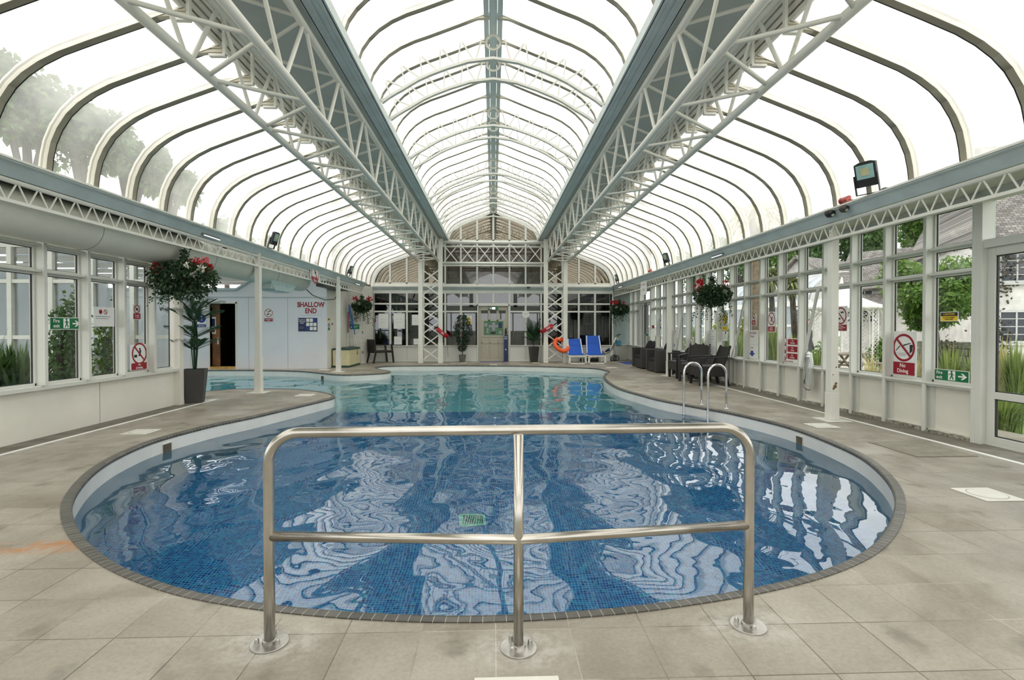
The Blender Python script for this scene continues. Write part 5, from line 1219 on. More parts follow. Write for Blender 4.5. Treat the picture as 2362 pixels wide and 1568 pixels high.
sign('no_pushing_sign', 'No diving sign with a dark red caution panel left of the three panel board', RG, (1771, 719, 1789, 766), [
    ('o', .5, .66, .44, .07, redm), ('p', [(.4, .5), (.5, .7), (.7, .78), (.6, .64), (.5, .52)], inkb), ('s', .5, .66, .44, .06, redm), ('r', .06, .03, .94, .28, redm), ('t', 'CAUTION\nShallow Water\nDo Not Dive', .5, .155, .06, inkw)])
def depth_board(box, txt, note):
    sign('pool_depth_board', note, RG, box, [('t', 'Pool Depth\nHere', .5, .84, .12, redm), ('r', .04, .495, .96, .50, greyink), ('t', txt, .45, .38, .09, redm),
        ('p', [(.38, .28), (.60, .28), (.60, .20), (.76, .20), (.49, .07), (.22, .20), (.38, .20)], bluesg)])
depth_board((1723, 761, 1749, 827), '1-4m', 'Pool Depth Here board reading 1-4m with a blue arrow')
depth_board((1549, 760, 1561, 804), '1m', 'Pool Depth Here board with a blue arrow beside the middle column')
sign('no_food_sign', 'small no food or drink sign above the 1-4m depth board', RG, (1734, 725, 1744, 750), [('o', .5, .70, .40, .09, redm), ('p', [(.35, .62), (.65, .62), (.65, .78), (.35, .78)], inkb), ('s', .5, .7, .4, .08, redm), ('r', .06, .04, .94, .44, redm), ('t', 'No food\nor drink', .5, .24, .12, inkw)])
e = sign('warning_diamond', 'yellow warning diamond with a yellow plate under it on the glazing', RG, (1665, 721, 1679, 762), [('p', [(.5, .30), (1.0, .65), (.5, 1.0), (.0, .65)], inkb), ('p', [(.5, .34), (.94, .65), (.5, .96), (.06, .65)], yell), ('o', .5, .65, .16, .03, inkb), ('r', .05, .02, .95, .22, yell), ('t', 'CAUTION', .5, .12, .09, inkb)], board=M('clear_backing', srgb(190, 196, 186), .4))
sign('notice_sheet', 'small printed white notice below the yellow diamond', RG, (1665, 764, 1678, 786), [('c', .7, .85, .09, inkb), ('r', .2, .62, .7, .66, greyink), ('r', .2, .4, .8, .43, greyink), ('r', .2, .2, .7, .23, greyink)])
rl = [('t', 'POOL RULES', .5, .93, .05, inkb)]
for k in range(8): rl += [('c', .12, .82 - k * .1, .03, redm if k % 2 else inkb), ('r', .22, .81 - k * .1, .6 + .3 * ((k * 7) % 4) / 4, .825 - k * .1, greyink)]
sign('pool_rules_board', 'tall white POOL RULES board on the right glazing', RG, (1633, 760, 1651, 818), rl)
sign('no_running_sign', 'red ringed sign half hidden behind the woven chairs', RG, (1588, 777, 1600, 815), [('o', .5, .62, .44, .08, redm), ('p', [(.42, .5), (.5, .74), (.62, .7), (.56, .52)], inkb), ('s', .5, .62, .44, .07, redm), ('r', .04, .02, .96, .24, redm), ('t', 'No\nRunning', .5, .13, .08, inkw)])
sign('rules_notice', 'narrow white notice with blue squares beyond the middle column', RG, (1519, 734, 1526, 774), [('r', .2, .82, .8, .94, bluesg), ('r', .2, .6, .8, .66, redm), ('r', .1, .40, .9, .54, bluesg)])
t = thing('fire_call_point', 'red fire alarm call point on the right glazing by the double door', 'alarm', (XR - .13, onX(1506, 748, XR - .13).y, 1.28)); mb = MB(); mb.box(-.03, .03, -.05, .05, -.05, .05); mb.out('housing', redm, t, bevel=.004); mb = MB(); mb.box(-.034, -.03, -.03, .03, -.03, .02); mb.out('glass_plate', paper, t)
sign('door_push_sticker', 'small green sticker on the double door glass', ('X', XR - .06), (1489, 769, 1497, 775), [('r', .05, .1, .95, .9, greenm)])
sign('shallow_end_board', 'white board reading SHALLOW END in red on the right frieze', ('X', 4.49), (1478, 648, 1492, 680), [('t', 'SHALLOW', .5, .74, .17, redm), ('t', 'END', .5, .36, .22, redm)])
# left side
sign('notice_sheet', 'white printed sheet with two small red icons on the left glass', LG, (215, 708, 263, 753), [('o', .33, .75, .08, .03, redm), ('c', .33, .75, .05, redm), ('o', .56, .75, .09, .02, redm), ('s', .56, .75, .09, .02, redm), ('r', .1, .50, .8, .53, greyink), ('r', .1, .40, .72, .42, greyink)])
sign('no_food_sign', 'small no food or drink sign on the left glass', LG, (306, 703, 324, 737), [('o', .5, .70, .38, .08, redm), ('p', [(.35, .62), (.65, .62), (.65, .78), (.35, .78)], inkb), ('s', .5, .7, .38, .07, redm), ('r', .06, .04, .94, .42, redm), ('t', 'No food\nor drink', .5, .23, .12, inkw)])
sign('no_jumping_sign', 'white No Jumping sign with red ring low on the left glass', LG, (300, 794, 341, 853), [('o', .5, .64, .42, .07, redm), ('p', [(.44, .54), (.5, .78), (.6, .78), (.56, .54)], inkb), ('c', .52, .82, .045, inkb), ('p', [(.2, .5), (.36, .5), (.36, .6), (.2, .6)], inkb), ('s', .5, .64, .42, .06, redm), ('r', .05, .02, .9, .28, redm), ('t', 'No\nJumping', .48, .155, .115, inkw)])
AF = ('Y', AY - .006)
sign('shallow_end_board', 'white wall lettering SHALLOW END in dark red on the alcove wall', AF, (692, 694, 742, 726), [('t', 'SHALLOW', .5, .72, .50, redm, .82, .035), ('t', 'END', .5, .27, .50, redm, .82, .035)], board=alcw, th=.002)
sign('pool_poster', 'navy poster with nine small white and blue pictures', AF, (688, 733, 732, 764), [('r', .42 + (k % 3) * .19, .70 - (k // 3) * .31, .58 + (k % 3) * .19, .95 - (k // 3) * .31, (inkw, inkw, bluesg, inkw)[(k * 5) % 4]) for k in range(9)] + [('t', 'A guide to\nswimming\nsafety', .20, .74, .12, inkw), ('r', .06, .30, .3, .32, greyink), ('r', .06, .22, .26, .24, greyink)], board=navy)
sign('no_phones_sign', 'no phones or cameras sign on the white alcove wall', AF, (609, 711, 630, 742), [('o', .5, .66, .46, .06, redm)] + phone(.62, .76, .9, 1.4) + phone(.42, .52, .9, 1.4) + [('s', .5, .66, .46, .05, redm), ('r', .04, .04, .96, .27, redm), ('t', 'Mobile Phones & Cameras\nnot Permitted in\nThis Area', .5, .155, .055, inkw)])
sign('shower_sign', 'round blue instruction sign behind the palm fronds', AF, (454, 722, 476, 756), [('c', .5, .64, .46, bluesg), ('p', [(.42, .5), (.58, .5), (.55, .8), (.45, .8)], inkw), ('r', .04, .04, .96, .24, bluesg), ('t', 'Please shower\nbefore entering', .5, .14, .07, inkw)])
sign('sauna_notice', 'white framed notice with dark blue and red panels on the pine door', ('Y', AY + .115), (487, 731, 498, 770), [('r', .15, .42, .85, .9, navy), ('r', .2, .1, .8, .24, redm)])
sg2 = ('Y', 18.185)
sign('first_aid_strip', 'tall green first aid strip sign on the cream return wall', ('X', -5.096), (756, 745, 761, 766), [('r', .1, .62, .9, .96, inkb), ('r', .4, .68, .6, .9, inkw), ('r', .1, .2, .9, .55, greenm)])
sign('warning_sticker', 'tiny yellow and black sticker above the first aid strip', ('X', -5.096), (756, 734, 761, 740), [('r', .1, .5, .9, .9, inkb)], board=yell)
sign('red_sticker', 'tiny red and white sticker beside the first aid strip', ('X', -5.096), (764, 738, 768, 750), [('r', .1, .05, .9, .45, redm)])
sign('emergency_sign', 'green Emergency alarm sign above the storage box', sg2, (806, 748, 829, 759), [('c', .15, .45, .09, inkw), ('t', 'Emergency\nalarm', .58, .5, .30, inkw)], board=greenm)
e = sign('curved_no_running_sign', 'white sign with red ring bent over the left eave gutter', ('X', -4.49), (716, 620, 737, 647), [('o', .5, .68, .42, .06, redm), ('p', [(.4, .6), (.5, .8), (.62, .74), (.52, .58)], inkb), ('s', .5, .68, .42, .05, redm), ('r', .06, .03, .7, .30, redm), ('t', 'No\nRunning', .4, .165, .10, inkw)])
FG = ('Y', YF - .006)
sign('wet_floor_sign', 'yellow warning sign on the far glass behind the potted tree', FG, (1076, 728, 1088, 747), [('p', [(.1, .45), (.9, .45), (.5, .97)], inkb), ('p', [(.2, .49), (.8, .49), (.5, .9)], yell), ('p', [(.35, .53), (.65, .6), (.5, .7)], inkb), ('r', .05, .03, .95, .38, yell), ('r', .2, .2, .8, .25, inkb)])
sign('first_aid_poster', 'green first aid poster with a grey cross on the far door', ('Y', YF + .025), (1116, 740.6, 1161, 772.5), [('r', .26, .55, .74, .72, greyink), ('r', .42, .32, .58, .92, greyink), ('r', .03, .62, .18, .88, greyink), ('r', .75, .5, .93, .9, navy), ('r', .14, .14, .24, .5, greyink), ('r', .35, .08, .60, .22, inkb), ('r', .78, .08, .93, .3, greyink), ('r', .0, .93, 1, 1, greenm)], board=M('poster_green', srgb(86, 122, 92), .5))
for i, (b_, n_) in enumerate((((873, 723, 896, 757), 'pale sheet taped in the leftmost far window above the blue crate'), ((908, 722, 934, 758), 'large white sheet in the second far window from the left'), ((950, 725.5, 968, 750), 'white sheet in the third far window from the left'), ((909, 776, 927, 794.5), 'low white sheet standing on the sill of the second far window'), ((954, 781, 967, 794.5), 'low white sheet standing on the sill of the third far window'))):
    sign('paper_sheet', n_, ('Y', YF + .015), b_, [('r', .2, .6, .75, .61, greyink), ('r', .2, .4, .7, .41, greyink)], board=paper)
e = sign('framed_picture', 'thin white frame seen in the far right lobby', ('Y', 20.6), (1348, 722, 1366, 747), [('r', .06, .05, .94, .95, dim)], board=paper)
t = thing('exit_sign', 'small lit green exit sign over the far door', 'sign', (0, YF - .03, onY(1138, 711, YF).z)); mb = MB(); mb.box(-.17, .17, -.015, .015, -.05, .05); mb.out('sign_case', greenm, t)
mb = MB(); mb.box(-.05, .07, -.018, -.015, -.04, .04); mb.out('lit_panel', M_emit('exit_light', (.9, 1, .9), 1.5), t); mb = MB(); mb.prism([(-.14, -.02), (-.09, -.02), (-.09, -.035), (-.07, 0), (-.09, .035), (-.09, .02), (-.14, .02)], (0, -.016, 0), (1, 0, 0), (0, 0, 1), -.002); mb.out('arrow', inkw, t)
t = thing('roll_up_banner', 'narrow navy banner with white letters at the right side of the far door', 'banner', (.46, 19.08, 0)); mb = MB(); mb.box(-.075, .075, -.01, .01, 0, .98); mb.out('banner_sheet', navy, t)
l = lettering('STA\nSAF', .07, inkw, t, (0, -.012, .88)); l.rotation_euler = (pi / 2, 0, 0); TEXTS.append(l)
mb = MB(); mb.disc((-.0, -.0115, .45), .022, (0, -1, 0), 14, .001); mb.out('emblem', inkw, t); mb = MB(); mb.lathe([(.03, .98), (.045, 1.1), (.03, 1.22), (.005, 1.26)], (0, 0, 0), 12); mb.out('dark_finial', dark, t)
mb = MB(); mb.box(-4.12, -3.62, 19.5, 19.8, 0, .8); tag(mb.out('blue_crate', M('blue_crate_plastic', srgb(22, 46, 128), .5)), 'blue crate just inside the leftmost far window', 'crate')
# dim gym shapes behind the right part of the far glazing
gd = M('gym_dark', (.012, .012, .014), .5); gl_ = M('gym_grey', srgb(110, 112, 116), .5)
def machine(x, y, h, note):
    t = thing('gym_machine', note, 'gym machine', (x, y, 0)); mb = MB(); mb.box(-.25, .25, -.5, .5, 0, .12); mb.out('machine_base', gd, t)
    for s in (-.22, .22): mb = MB(); mb.tube([(s, .3, .1), (s, .1, h)], .025, 8); mb.out('upright', gl_, t)
    mb = MB(); mb.obox((0, .1, h), (.5, .08, .3), Matrix.Rotation(.5, 3, 'X')); mb.out('console', gd, t)
machine(2.9, 20.6, 1.1, 'dim exercise machine behind the first window right of the portal'); machine(3.7, 20.9, 1.2, 'dim exercise machine behind the two loungers'); machine(-3.2, 21, 1.0, 'dim exercise machine in the left part of the lobby')
# ================================================================== OUTSIDE
lawn = M('lawn', (.09, .17, .04), .9, var=.35, scale=3); gravel = M('pale_gravel', srgb(205, 198, 184), .9, var=.2, scale=14)
mb = MB(); mb.box(5.45, 90, -30, 90, -.32, -.25); mb.box(-90, -5.3, -30, 8.5, -.32, -.25); struct(mb.out('ground', lawn))
mb = MB(); mb.prism([(9, 14), (30, 16), (34, 40), (12, 40)], (0, 0, -.249), (1, 0, 0), (0, 1, 0), .01); struct(mb.out('ground.001', gravel))
stucco = M('white_render', srgb(214, 212, 208), .85, var=.12, scale=3, bump=.4); slate = M_rooftiles('stone_roof_tiles', (.11, .10, .09), (.26, .24, .215), .62); winw = M('house_window_white', srgb(190, 190, 188), .5)
hglass = M('house_window_glass', (.02, .025, .035), .1); whg = M('gazebo_white', srgb(216, 216, 212), .5)
lf1 = M_leaf('tree_leaves', (.075, .15, .03), (.20, .33, .07), .35); lf2 = M_leaf('dark_tree_leaves', (.045, .10, .035), (.12, .20, .07), .3); lf3 = M_leaf('yellow_green_leaves', (.20, .28, .04), (.42, .46, .12), .35); grs = M_leaf('long_grass', (.10, .19, .04), (.34, .40, .13), .35); strawm = M_leaf('straw_blades', (.36, .33, .15), (.75, .66, .38), .3)
barkm = M('tree_bark', (.07, .055, .04), .9, var=.4, scale=8, bump=.6)
def blob(mb, c, r, n, ls, shell=.55):
    for i in range(n):
        d = rdir(); k = random.uniform(shell, 1.0); q = V((c[0] + d.x * r[0] * k, c[1] + d.y * r[1] * k, c[2] + d.z * r[2] * k)); mb.leaf(q, rdir(-.1), rdir(), ls * random.uniform(.7, 1.4), ls * random.uniform(.5, .8), .2)
def tree(name, note, base, trunk_h, crowns, n, ls, mt, seed, cat='tree', group=None):
    random.seed(seed); t = thing(name, note, cat, base, 0, group); mb = MB(); z0 = -.25 - base[2]
    mb.tube([(0, 0, z0), (.1, .05, trunk_h * .5), (0, 0, trunk_h)], [.22, .17, .12], 9)
    for c in crowns: mb.tube([(0, 0, trunk_h * .7), (c[0] * .6, c[1] * .6, c[2] * .8 + trunk_h * .15), (c[0], c[1], c[2])], [.1, .07, .03], 6)
    mb.out('trunk', barkm, t); mb = MB(); tot = sum(c[3] ** 2 for c in crowns)
    for c in crowns:
        nn = int(n * c[3] ** 2 / tot)
        for j in range(9):
            d = rdir(); q = V((c[0], c[1], c[2])) + d * c[3] * .55; rr = c[3] * random.uniform(.35, .6); blob(mb, q, (rr, rr, rr * .8), nn // 9, ls)
    mb.out('foliage', mt, t); return t
def tree_at(px, py_mid, dist, rad_px, note, seed, mt=lf1, n=6000, spread=1.0, ls=.2, name='tree', group=None, lobes=5):
    c = at(px, py_mid, dist); R = rad_px * dist / FPX; random.seed(seed); cr = []
    for k in range(lobes): g = k * 2.4; cr.append((cos(g) * R * .55 * spread, sin(g) * R * .55, c.z + R * .5 * sin(k * 1.7), R * .62))
    cr.append((0, 0, c.z, R * .7)); return tree(name, note, (c.x, c.y, 0), max(.8, c.z - R * .4), cr, n, ls, mt, seed, group=group)
def clear_of_wall(px, top, dist, w_px):
    while px > 1200 and at(px, top, dist).x < 6.0 + w_px * dist / FPX * .62: dist *= 1.04
    return dist
def bush_at(px, top, dist, w_px, note, seed, mt=lf1, n=1500, ls=.09, name='bush'):
    dist = clear_of_wall(px, top, dist, w_px); c = at(px, top, dist); H = c.z + .25; W = w_px * dist / FPX / 2; random.seed(seed); t = thing(name, note, 'bush', (c.x, c.y, -.25)); mb = MB()
    for j in range(7): q = V((random.uniform(-.5, .5) * W, random.uniform(-.5, .5) * W, H * random.uniform(.35, .68))); blob(mb, q, (W * .6, W * .6, H * .34), n // 7, ls)
    mb.out('foliage', mt, t); mb = MB()
    for j in range(5): mb.tube([(0, 0, 0), (random.uniform(-.4, .4) * W, random.uniform(-.4, .4) * W, H * .6)], .015, 5)
    mb.out('stem', barkm, t); return t
def clump_at(px, top, dist, w_px, note, seed, mt=grs, n=420, bw=.018, name='grass_clump', base=-.25):
    dist = clear_of_wall(px, top, dist, w_px); c = at(px, top, dist); H = c.z - base; W = w_px * dist / FPX / 2; random.seed(seed); t = thing(name, note, 'plant', (c.x, c.y, base)); mb = MB()
    for i in range(n):
        g = random.uniform(0, 2 * pi); r0 = W * .35 * sqrt(random.random()); lean = random.uniform(.05, .9) * W; L = H * random.uniform(.6, 1.12); p0 = V((cos(g) * r0, sin(g) * r0, 0)); sd = V((-sin(g), cos(g), 0)) * bw
        p1 = p0 + V((cos(g) * lean * .35, sin(g) * lean * .35, L * .62)); p2 = p0 + V((cos(g) * lean, sin(g) * lean, L * random.uniform(.7, 1.0)))
        mb.add((p0 - sd * .6, p0 + sd * .6, p1 + sd, p1 - sd, p2), ((0, 1, 2, 3), (3, 2, 4)))
    mb.out('blades', mt, t); return t
# --- houses
def uvroof(co, p): return (co.x + co.y, co.z * 1.4)
def house_window(t, c, ax, w, h, nrm):
    mb = MB(); ax = V(ax).normalized(); up = V((0, 0, 1)); nrm = V(nrm).normalized(); Rm = Matrix((ax, nrm, up)).transposed()
    for s in (-1, 1): mb.obox(V(c) + ax * s * w / 2, (.09, .12, h + .09), Rm); mb.obox(V(c) + up * s * h / 2, (w, .12, .09), Rm)
    mb.obox(V(c) + ax * 0, (.05, .1, h), Rm)
    for k in (-1, 0, 1): mb.obox(V(c) + up * k * h / 4, (w, .08, .03), Rm)
    mb.obox(V(c) - up * (h / 2 + .08), (w + .3, .2, .06), Rm)
    o = mb.out('window_frame', winw, t); mb = MB(); mb.obox(V(c), (w, .03, h), Rm); mb.out('window_glass', hglass, o)
D = 26.0
# big house at the right edge: front wall facing the pool hall
ha, hb_ = at(2262, 850, 19.5), at(2700, 850, 17.5); hx = (hb_ - ha); hx.z = 0; Lh = hx.length; hx.normalize(); hn = V((-hx.y, hx.x, 0)); hn = hn if hn.x > 0 else -hn
t = thing('house', 'white roughcast house with small paned windows and a stone tiled roof, beyond the glazed door', 'house', (0, 0, 0))
ze = at(2300, 552, 19.4).z
mb = MB(); P0 = V((ha.x, ha.y, -.25)); mb.prism([(0, 0), (Lh, 0), (Lh, ze + .25), (0, ze + .25)], P0, hx, (0, 0, 1), .3 if hx.cross(V((0, 0, 1))).dot(hn) > 0 else -.3)
mb.prism([(0, 0), (6, 0), (6, ze + .25), (0, ze + .25)], P0, hn, (0, 0, 1), .3); mb.out('wall', stucco, t)
zr = ze + 4.6; mb = MB(); e0 = V((ha.x, ha.y, ze)) - hn * .5 - hx * .3; e1 = e0 + hx * (Lh + .3); r0 = V((ha.x, ha.y, zr)) + hn * 4.2 + hx * .9; r1 = r0 + hx * Lh; g0 = V((ha.x, ha.y, ze)) + hn * 8.6 - hx * .3
mb.quad(e0, e1, r1, r0); mb.quad(g0, e0, r0, r0 + hn * .01)
rf = mb.out('roof', slate, t, uvs=lambda co, p: ((co - e0).dot(hx), (co - e0).length * .9 if False else co.z * 1.35)); sm = rf.modifiers.new('t', 'SOLIDIFY'); sm.thickness = .12
mb = MB(); mb.bar(e0 + V((0, 0, -.06)), e1 + V((0, 0, -.06)), .12, .1); mb.out('gutter', dark, t)
def on_house(px, py):
    d = ray(px, py); o = V((0, 0, EYE)); k = (ha - o).dot(hn) / d.dot(hn); return o + d * k
for (px, py, w_, h_) in ((2345, 617, 1.0, 1.05), (2343, 753, 1.0, 1.15)): house_window(t, on_house(px, py) - hn * .02, hx, w_, h_, hn)
mb = MB(); q = on_house(2290, 700); mb.tube([V((q.x, q.y, -.2)) - hn * .08, V((q.x, q.y, ze - .3)) - hn * .08, V((q.x, q.y, ze)) - hn * .4], .05, 8); mb.out('downpipe', winw, t)
# creeper on the house corner
random.seed(31); mb = MB()
for i in range(1300):
    s = random.random(); z = s * 4.6; q = P0 + hx * (.25 + .28 * sin(z * 2.1) + random.gauss(0, .16 + .05 * z)) - hn * random.uniform(.02, .14) + V((0, 0, z)); mb.leaf(q, rdir(), rdir(), .12, .09)
tag(mb.out('wall_creeper', M_leaf('creeper_leaves', (.03, .05, .02), (.12, .07, .06), .2)), 'straggling creeper climbing the corner of the white house', 'creeper')
# long low house behind: stone roof band over white walls
def at_plane(px, py, P, N):
    d = ray(px, py); o = V((0, 0, EYE)); return o + d * ((P - o).dot(N) / d.dot(N))
la, lb = at(1940, 760, 27), at(2262, 760, 23); lx = lb - la; lx.z = 0; Ll = lx.length; lx.normalize(); ln = V((-lx.y, lx.x, 0)); ln = ln if ln.dot(V((1, 1, 0))) > 0 else -ln
t = thing('cottage', 'long white cottage with a grey stone tiled roof behind the garden tree', 'house', (0, 0, 0))
z_e = at_plane(2100, 662, la, ln).z; z_r = at(2100, 574, 27.5).z
mb = MB(); mb.prism([(0, 0), (Ll, 0), (Ll, z_e + .3), (0, z_e + .3)], V((la.x, la.y, -.25)), lx, (0, 0, 1), .3 if lx.cross(V((0, 0, 1))).dot(ln) > 0 else -.3); mb.out('wall', stucco, t)
mb = MB(); e0c = V((la.x, la.y, z_e)) - ln * .4 - lx * .3; e1c = e0c + lx * (Ll + .6); mb.quad(e0c, e1c, e1c + ln * 3 + V((0, 0, z_r - z_e)), e0c + ln * 3 + V((0, 0, z_r - z_e)))
rf = mb.out('roof', slate, t, uvs=lambda co, p: ((co - e0c).dot(lx), co.z * 1.9)); sm = rf.modifiers.new('t', 'SOLIDIFY'); sm.thickness = .12
mb = MB(); q0 = at_plane(1975, 704, la - ln * 1.4, ln); q1 = at_plane(2060, 704, la - ln * 1.4, ln); mb.quad(q0, q1, q1 + ln * 1.3 + V((0, 0, .62)), q0 + ln * 1.3 + V((0, 0, .62)))
rf = mb.out('porch_roof', slate, t, uvs=lambda co, p: ((co - e0c).dot(lx), co.z * 1.9)); sm = rf.modifiers.new('t', 'SOLIDIFY'); sm.thickness = .12
for (px, py) in ((1995, 680), (2004, 725), (1962, 727)): house_window(t, at_plane(px, py, la - ln * .02, ln), lx, .7, .8, ln)
# gabled house further left
t = thing('gabled_house', 'white gabled house with a dark tiled roof above the gazebo', 'house', (0, 0, 0))
gd_ = 34.0; pl, pr, pa = at(1795, 700, gd_), at(1925, 700, gd_ - 3), at(1852, 596, gd_ - 1)
ga = V((pl.x, pl.y, -.2)); gb = V((pr.x, pr.y, -.2)); gx = (gb - ga).normalized(); gn = V((-gx.y, gx.x, 0)); gn = gn if gn.y > 0 else -gn; wG = (gb - ga).length
hz = at(1800, 652, gd_).z; mb = MB(); xa = (V((pa.x, pa.y, 0)) - ga).dot(gx)
mb.prism([(0, 0), (wG, 0), (wG, hz + .2), (xa, pa.z + .2), (0, hz + .2)], ga, gx, (0, 0, 1), -.3); mb.out('wall', stucco, t)
mb = MB(); A0 = ga + V((0, 0, hz + .1)) - gx * .4; A1 = ga + gx * xa + V((0, 0, pa.z + .35)); A2 = gb + V((0, 0, hz + .1)) + gx * .4
for u, v in ((A0, A1), (A1, A2)): mb.quad(u - gn * .5, v - gn * .5, v + gn * 8, u + gn * 8)
rf = mb.out('roof', slate, t, uvs=lambda co, p: (co.dot(gn), co.z * 1.8)); sm = rf.modifiers.new('t', 'SOLIDIFY'); sm.thickness = .15
# conservatory with a curved glass roof
t = thing('conservatory', 'long white conservatory with a curved glass roof across the garden', 'conservatory', (0, 0, 0))
ca, cb = at(1470, 760, 40), at(1868, 760, 21.5); cx = cb - ca; cx.z = 0; Lc = cx.length; cx.normalize(); cn = V((-cx.y, cx.x, 0)); cn = cn if cn.x > 0 else -cn
zc = at_plane(1750, 708, ca, cn).z; zk = zc + 1.1; cgl = M('conservatory_glass', srgb(120, 132, 140), .15, spec=.8); croof = M('conservatory_roof_glass', srgb(150, 160, 168), .25, spec=.7)
B0 = V((ca.x, ca.y, -.25)); up = V((0, 0, 1)); Rc = Matrix((cx, cn, up)).transposed()
mb = MB(); mb.obox(B0 + cx * Lc / 2 + cn * .06 + up * (zc / 2 + .12), (Lc, .04, zc + .2), Rc); mb.out('wall_glass', cgl, t)
mb = MB(); n_ = int(Lc / .9)
for k in range(n_ + 1): mb.obox(B0 + cx * (Lc * k / n_) + up * (zc / 2 + .12), (.12, .14, zc + .25), Rc)
for z in (.1, .75, zc * .62, zc + .1): mb.obox(B0 + cx * Lc / 2 + up * (z + .2), (Lc, .13, .1 if z < zc else .24), Rc)
mb.obox(B0 + cx * Lc / 2 + up * .45, (Lc, .1, .5), Rc); mb.out('wall_frame', whg, t)
pr_ = [(cos(k * pi / 16) , sin(k * pi / 16)) for k in range(9)]
mb = MB(); b2 = V((ca.x, ca.y, zc + .1))
for k in range(8):
    a0, a1 = pr_[k], pr_[k + 1]; f = lambda a, L_: b2 + cx * L_ + cn * (1 - a[0]) * 1.9 + up * a[1] * 1.25; mb.quad(f(a0, 0), f(a0, Lc), f(a1, Lc), f(a1, 0))
mb.out('roof_glass', croof, t)
mb = MB()
for j in range(int(Lc / .6) + 1): mb.tube([b2 + cx * (j * .6) + cn * ((1 - a[0]) * 1.9 - .03) + up * (a[1] * 1.25 + .03) for a in pr_], .025, 5)
mb.out('roof_bars', whg, t)
# gazebo with a swept tent roof and lattice posts
gc = at(1940, 830, 18.5); gz = at(1940, 711, 18.5).z; gt = at(1936, 652, 18.5).z; R_ = 88 * 18.5 / FPX
t = thing('gazebo', 'white garden gazebo with a swept tent roof and lattice posts', 'gazebo', (gc.x, gc.y, -.25))
mb = MB(); mb.lathe([(R_ * 1.08, gz + .22), (R_ * 1.08, gz + .28), (R_ * .75, gz + .42), (R_ * .45, gz + .62), (R_ * .2, gz + .9), (R_ * .04, gt + .25), (.02, gt + .45)], (0, 0, 0), 8, ph=.3); mb.out('tent_roof', whg, t)
for k in range(8):
    g = .3 + k * pi / 4; b_ = V((cos(g) * R_ * .9, sin(g) * R_ * .9, 0)); mb = MB(); w = .13; tv = V((-sin(g), cos(g), 0)); H_ = gz + .25
    for s in (-1, 1): mb.bar(b_ + tv * s * w, b_ + tv * s * w + up * H_, .035, .035)
    j = 0; z = .1
    while z < H_ - .2: mb.bar(b_ - tv * w + up * z, b_ + tv * w + up * (z + .2), .018, .012); mb.bar(b_ + tv * w + up * z, b_ - tv * w + up * (z + .2), .018, .012); z += .13
    mb.out('lattice_post', whg, t)
    g2 = g + pi / 4; b3 = V((cos(g2) * R_ * .9, sin(g2) * R_ * .9, 0)); mb = MB(); mb.tube([b_.lerp(b3, u) + up * (H_ - .45 + .42 * sin(u * pi)) for u in [i / 8 for i in range(9)]], .025, 6); mb.out('arch_brace', whg, t)
# picnic bench and person
wd_ = M('weathered_timber', srgb(120, 108, 92), .8, var=.2)
bb_ = at(1950, 826, 15.5); t = thing('picnic_bench', 'weathered timber garden bench on the gravel by the gazebo', 'bench', (bb_.x, bb_.y, -.25), .5)
for (y, z, w) in ((0, .72, .6), (-.62, .45, .24), (.62, .45, .24)): mb = MB(); mb.box(-.8, .8, y - w / 2, y + w / 2, z - .02, z + .02); mb.out('plank', wd_, t)
for x in (-.6, .6):
    mb = MB(); mb.bar((x, -.7, 0), (x, -.15, .72), .05, .05, (1, 0, 0)); mb.bar((x, .7, 0), (x, .15, .72), .05, .05, (1, 0, 0)); mb.bar((x, -.75, .42), (x, .75, .42), .05, .05, (1, 0, 0)); mb.out('leg_frame', wd_, t)
def person(p, yaw):
    t = thing('person', 'dark haired person in dark clothing standing in the garden near the gazebo', 'person', p, yaw)
    me = bpy.data.meshes.new('body'); S = [((0, 0, .95), .17, .13), ((0, 0, 1.15), .15, .11), ((0, 0, 1.38), .19, .12), ((0, 0, 1.50), .07, .07), ((0, 0, 1.62), .085, .095), ((0, 0, 1.74), .07, .085),
        ((.10, 0, .88), .10, .10), ((.11, 0, .48), .07, .07), ((.11, .0, .06), .045, .05), ((.11, -.14, .03), .04, .035), ((-.10, 0, .88), .10, .10), ((-.11, 0, .48), .07, .07), ((-.11, 0, .06), .045, .05), ((-.11, -.14, .03), .04, .035),
        ((.21, 0, 1.42), .06, .06), ((.27, .02, 1.14), .045, .045), ((.27, -.06, .90), .035, .035), ((.27, -.08, .80), .028, .045), ((-.21, 0, 1.42), .06, .06), ((-.27, .02, 1.14), .045, .045), ((-.25, -.12, .94), .035, .035), ((-.25, -.18, .86), .028, .045)]
    E = [(0, 1), (1, 2), (2, 3), (3, 4), (4, 5), (0, 6), (6, 7), (7, 8), (8, 9), (0, 10), (10, 11), (11, 12), (12, 13), (2, 14), (14, 15), (15, 16), (16, 17), (2, 18), (18, 19), (19, 20), (20, 21)]
    me.from_pydata([s[0] for s in S], E, []); o = bpy.data.objects.new('body', me); COL.objects.link(o); o.parent = t
    o.modifiers.new('s', 'SKIN'); sv = me.skin_vertices[0].data
    for i, s in enumerate(S): sv[i].radius = (s[1], s[2])
    sv[0].use_root = True; sm = o.modifiers.new('d', 'SUBSURF'); sm.levels = 2; sm.render_levels = 2; me.materials.append(M('dark_clothes', srgb(52, 50, 58), .8))
    mb = MB(); mb.ball((0, -.02, 1.64), .092, 16, (.88, 1, 1.2)); mb.out('face', M('skin', srgb(196, 150, 124), .6), t, smooth=True)
    mb = MB(); mb.ball((0, .012, 1.67), .105, 16, (.95, 1, 1.1)); mb.out('hair', M('dark_hair', (.02, .014, .012), .6), t, smooth=True)
pp = at(1861, 790, 14.5); person((pp.x, pp.y, -.25), .6)
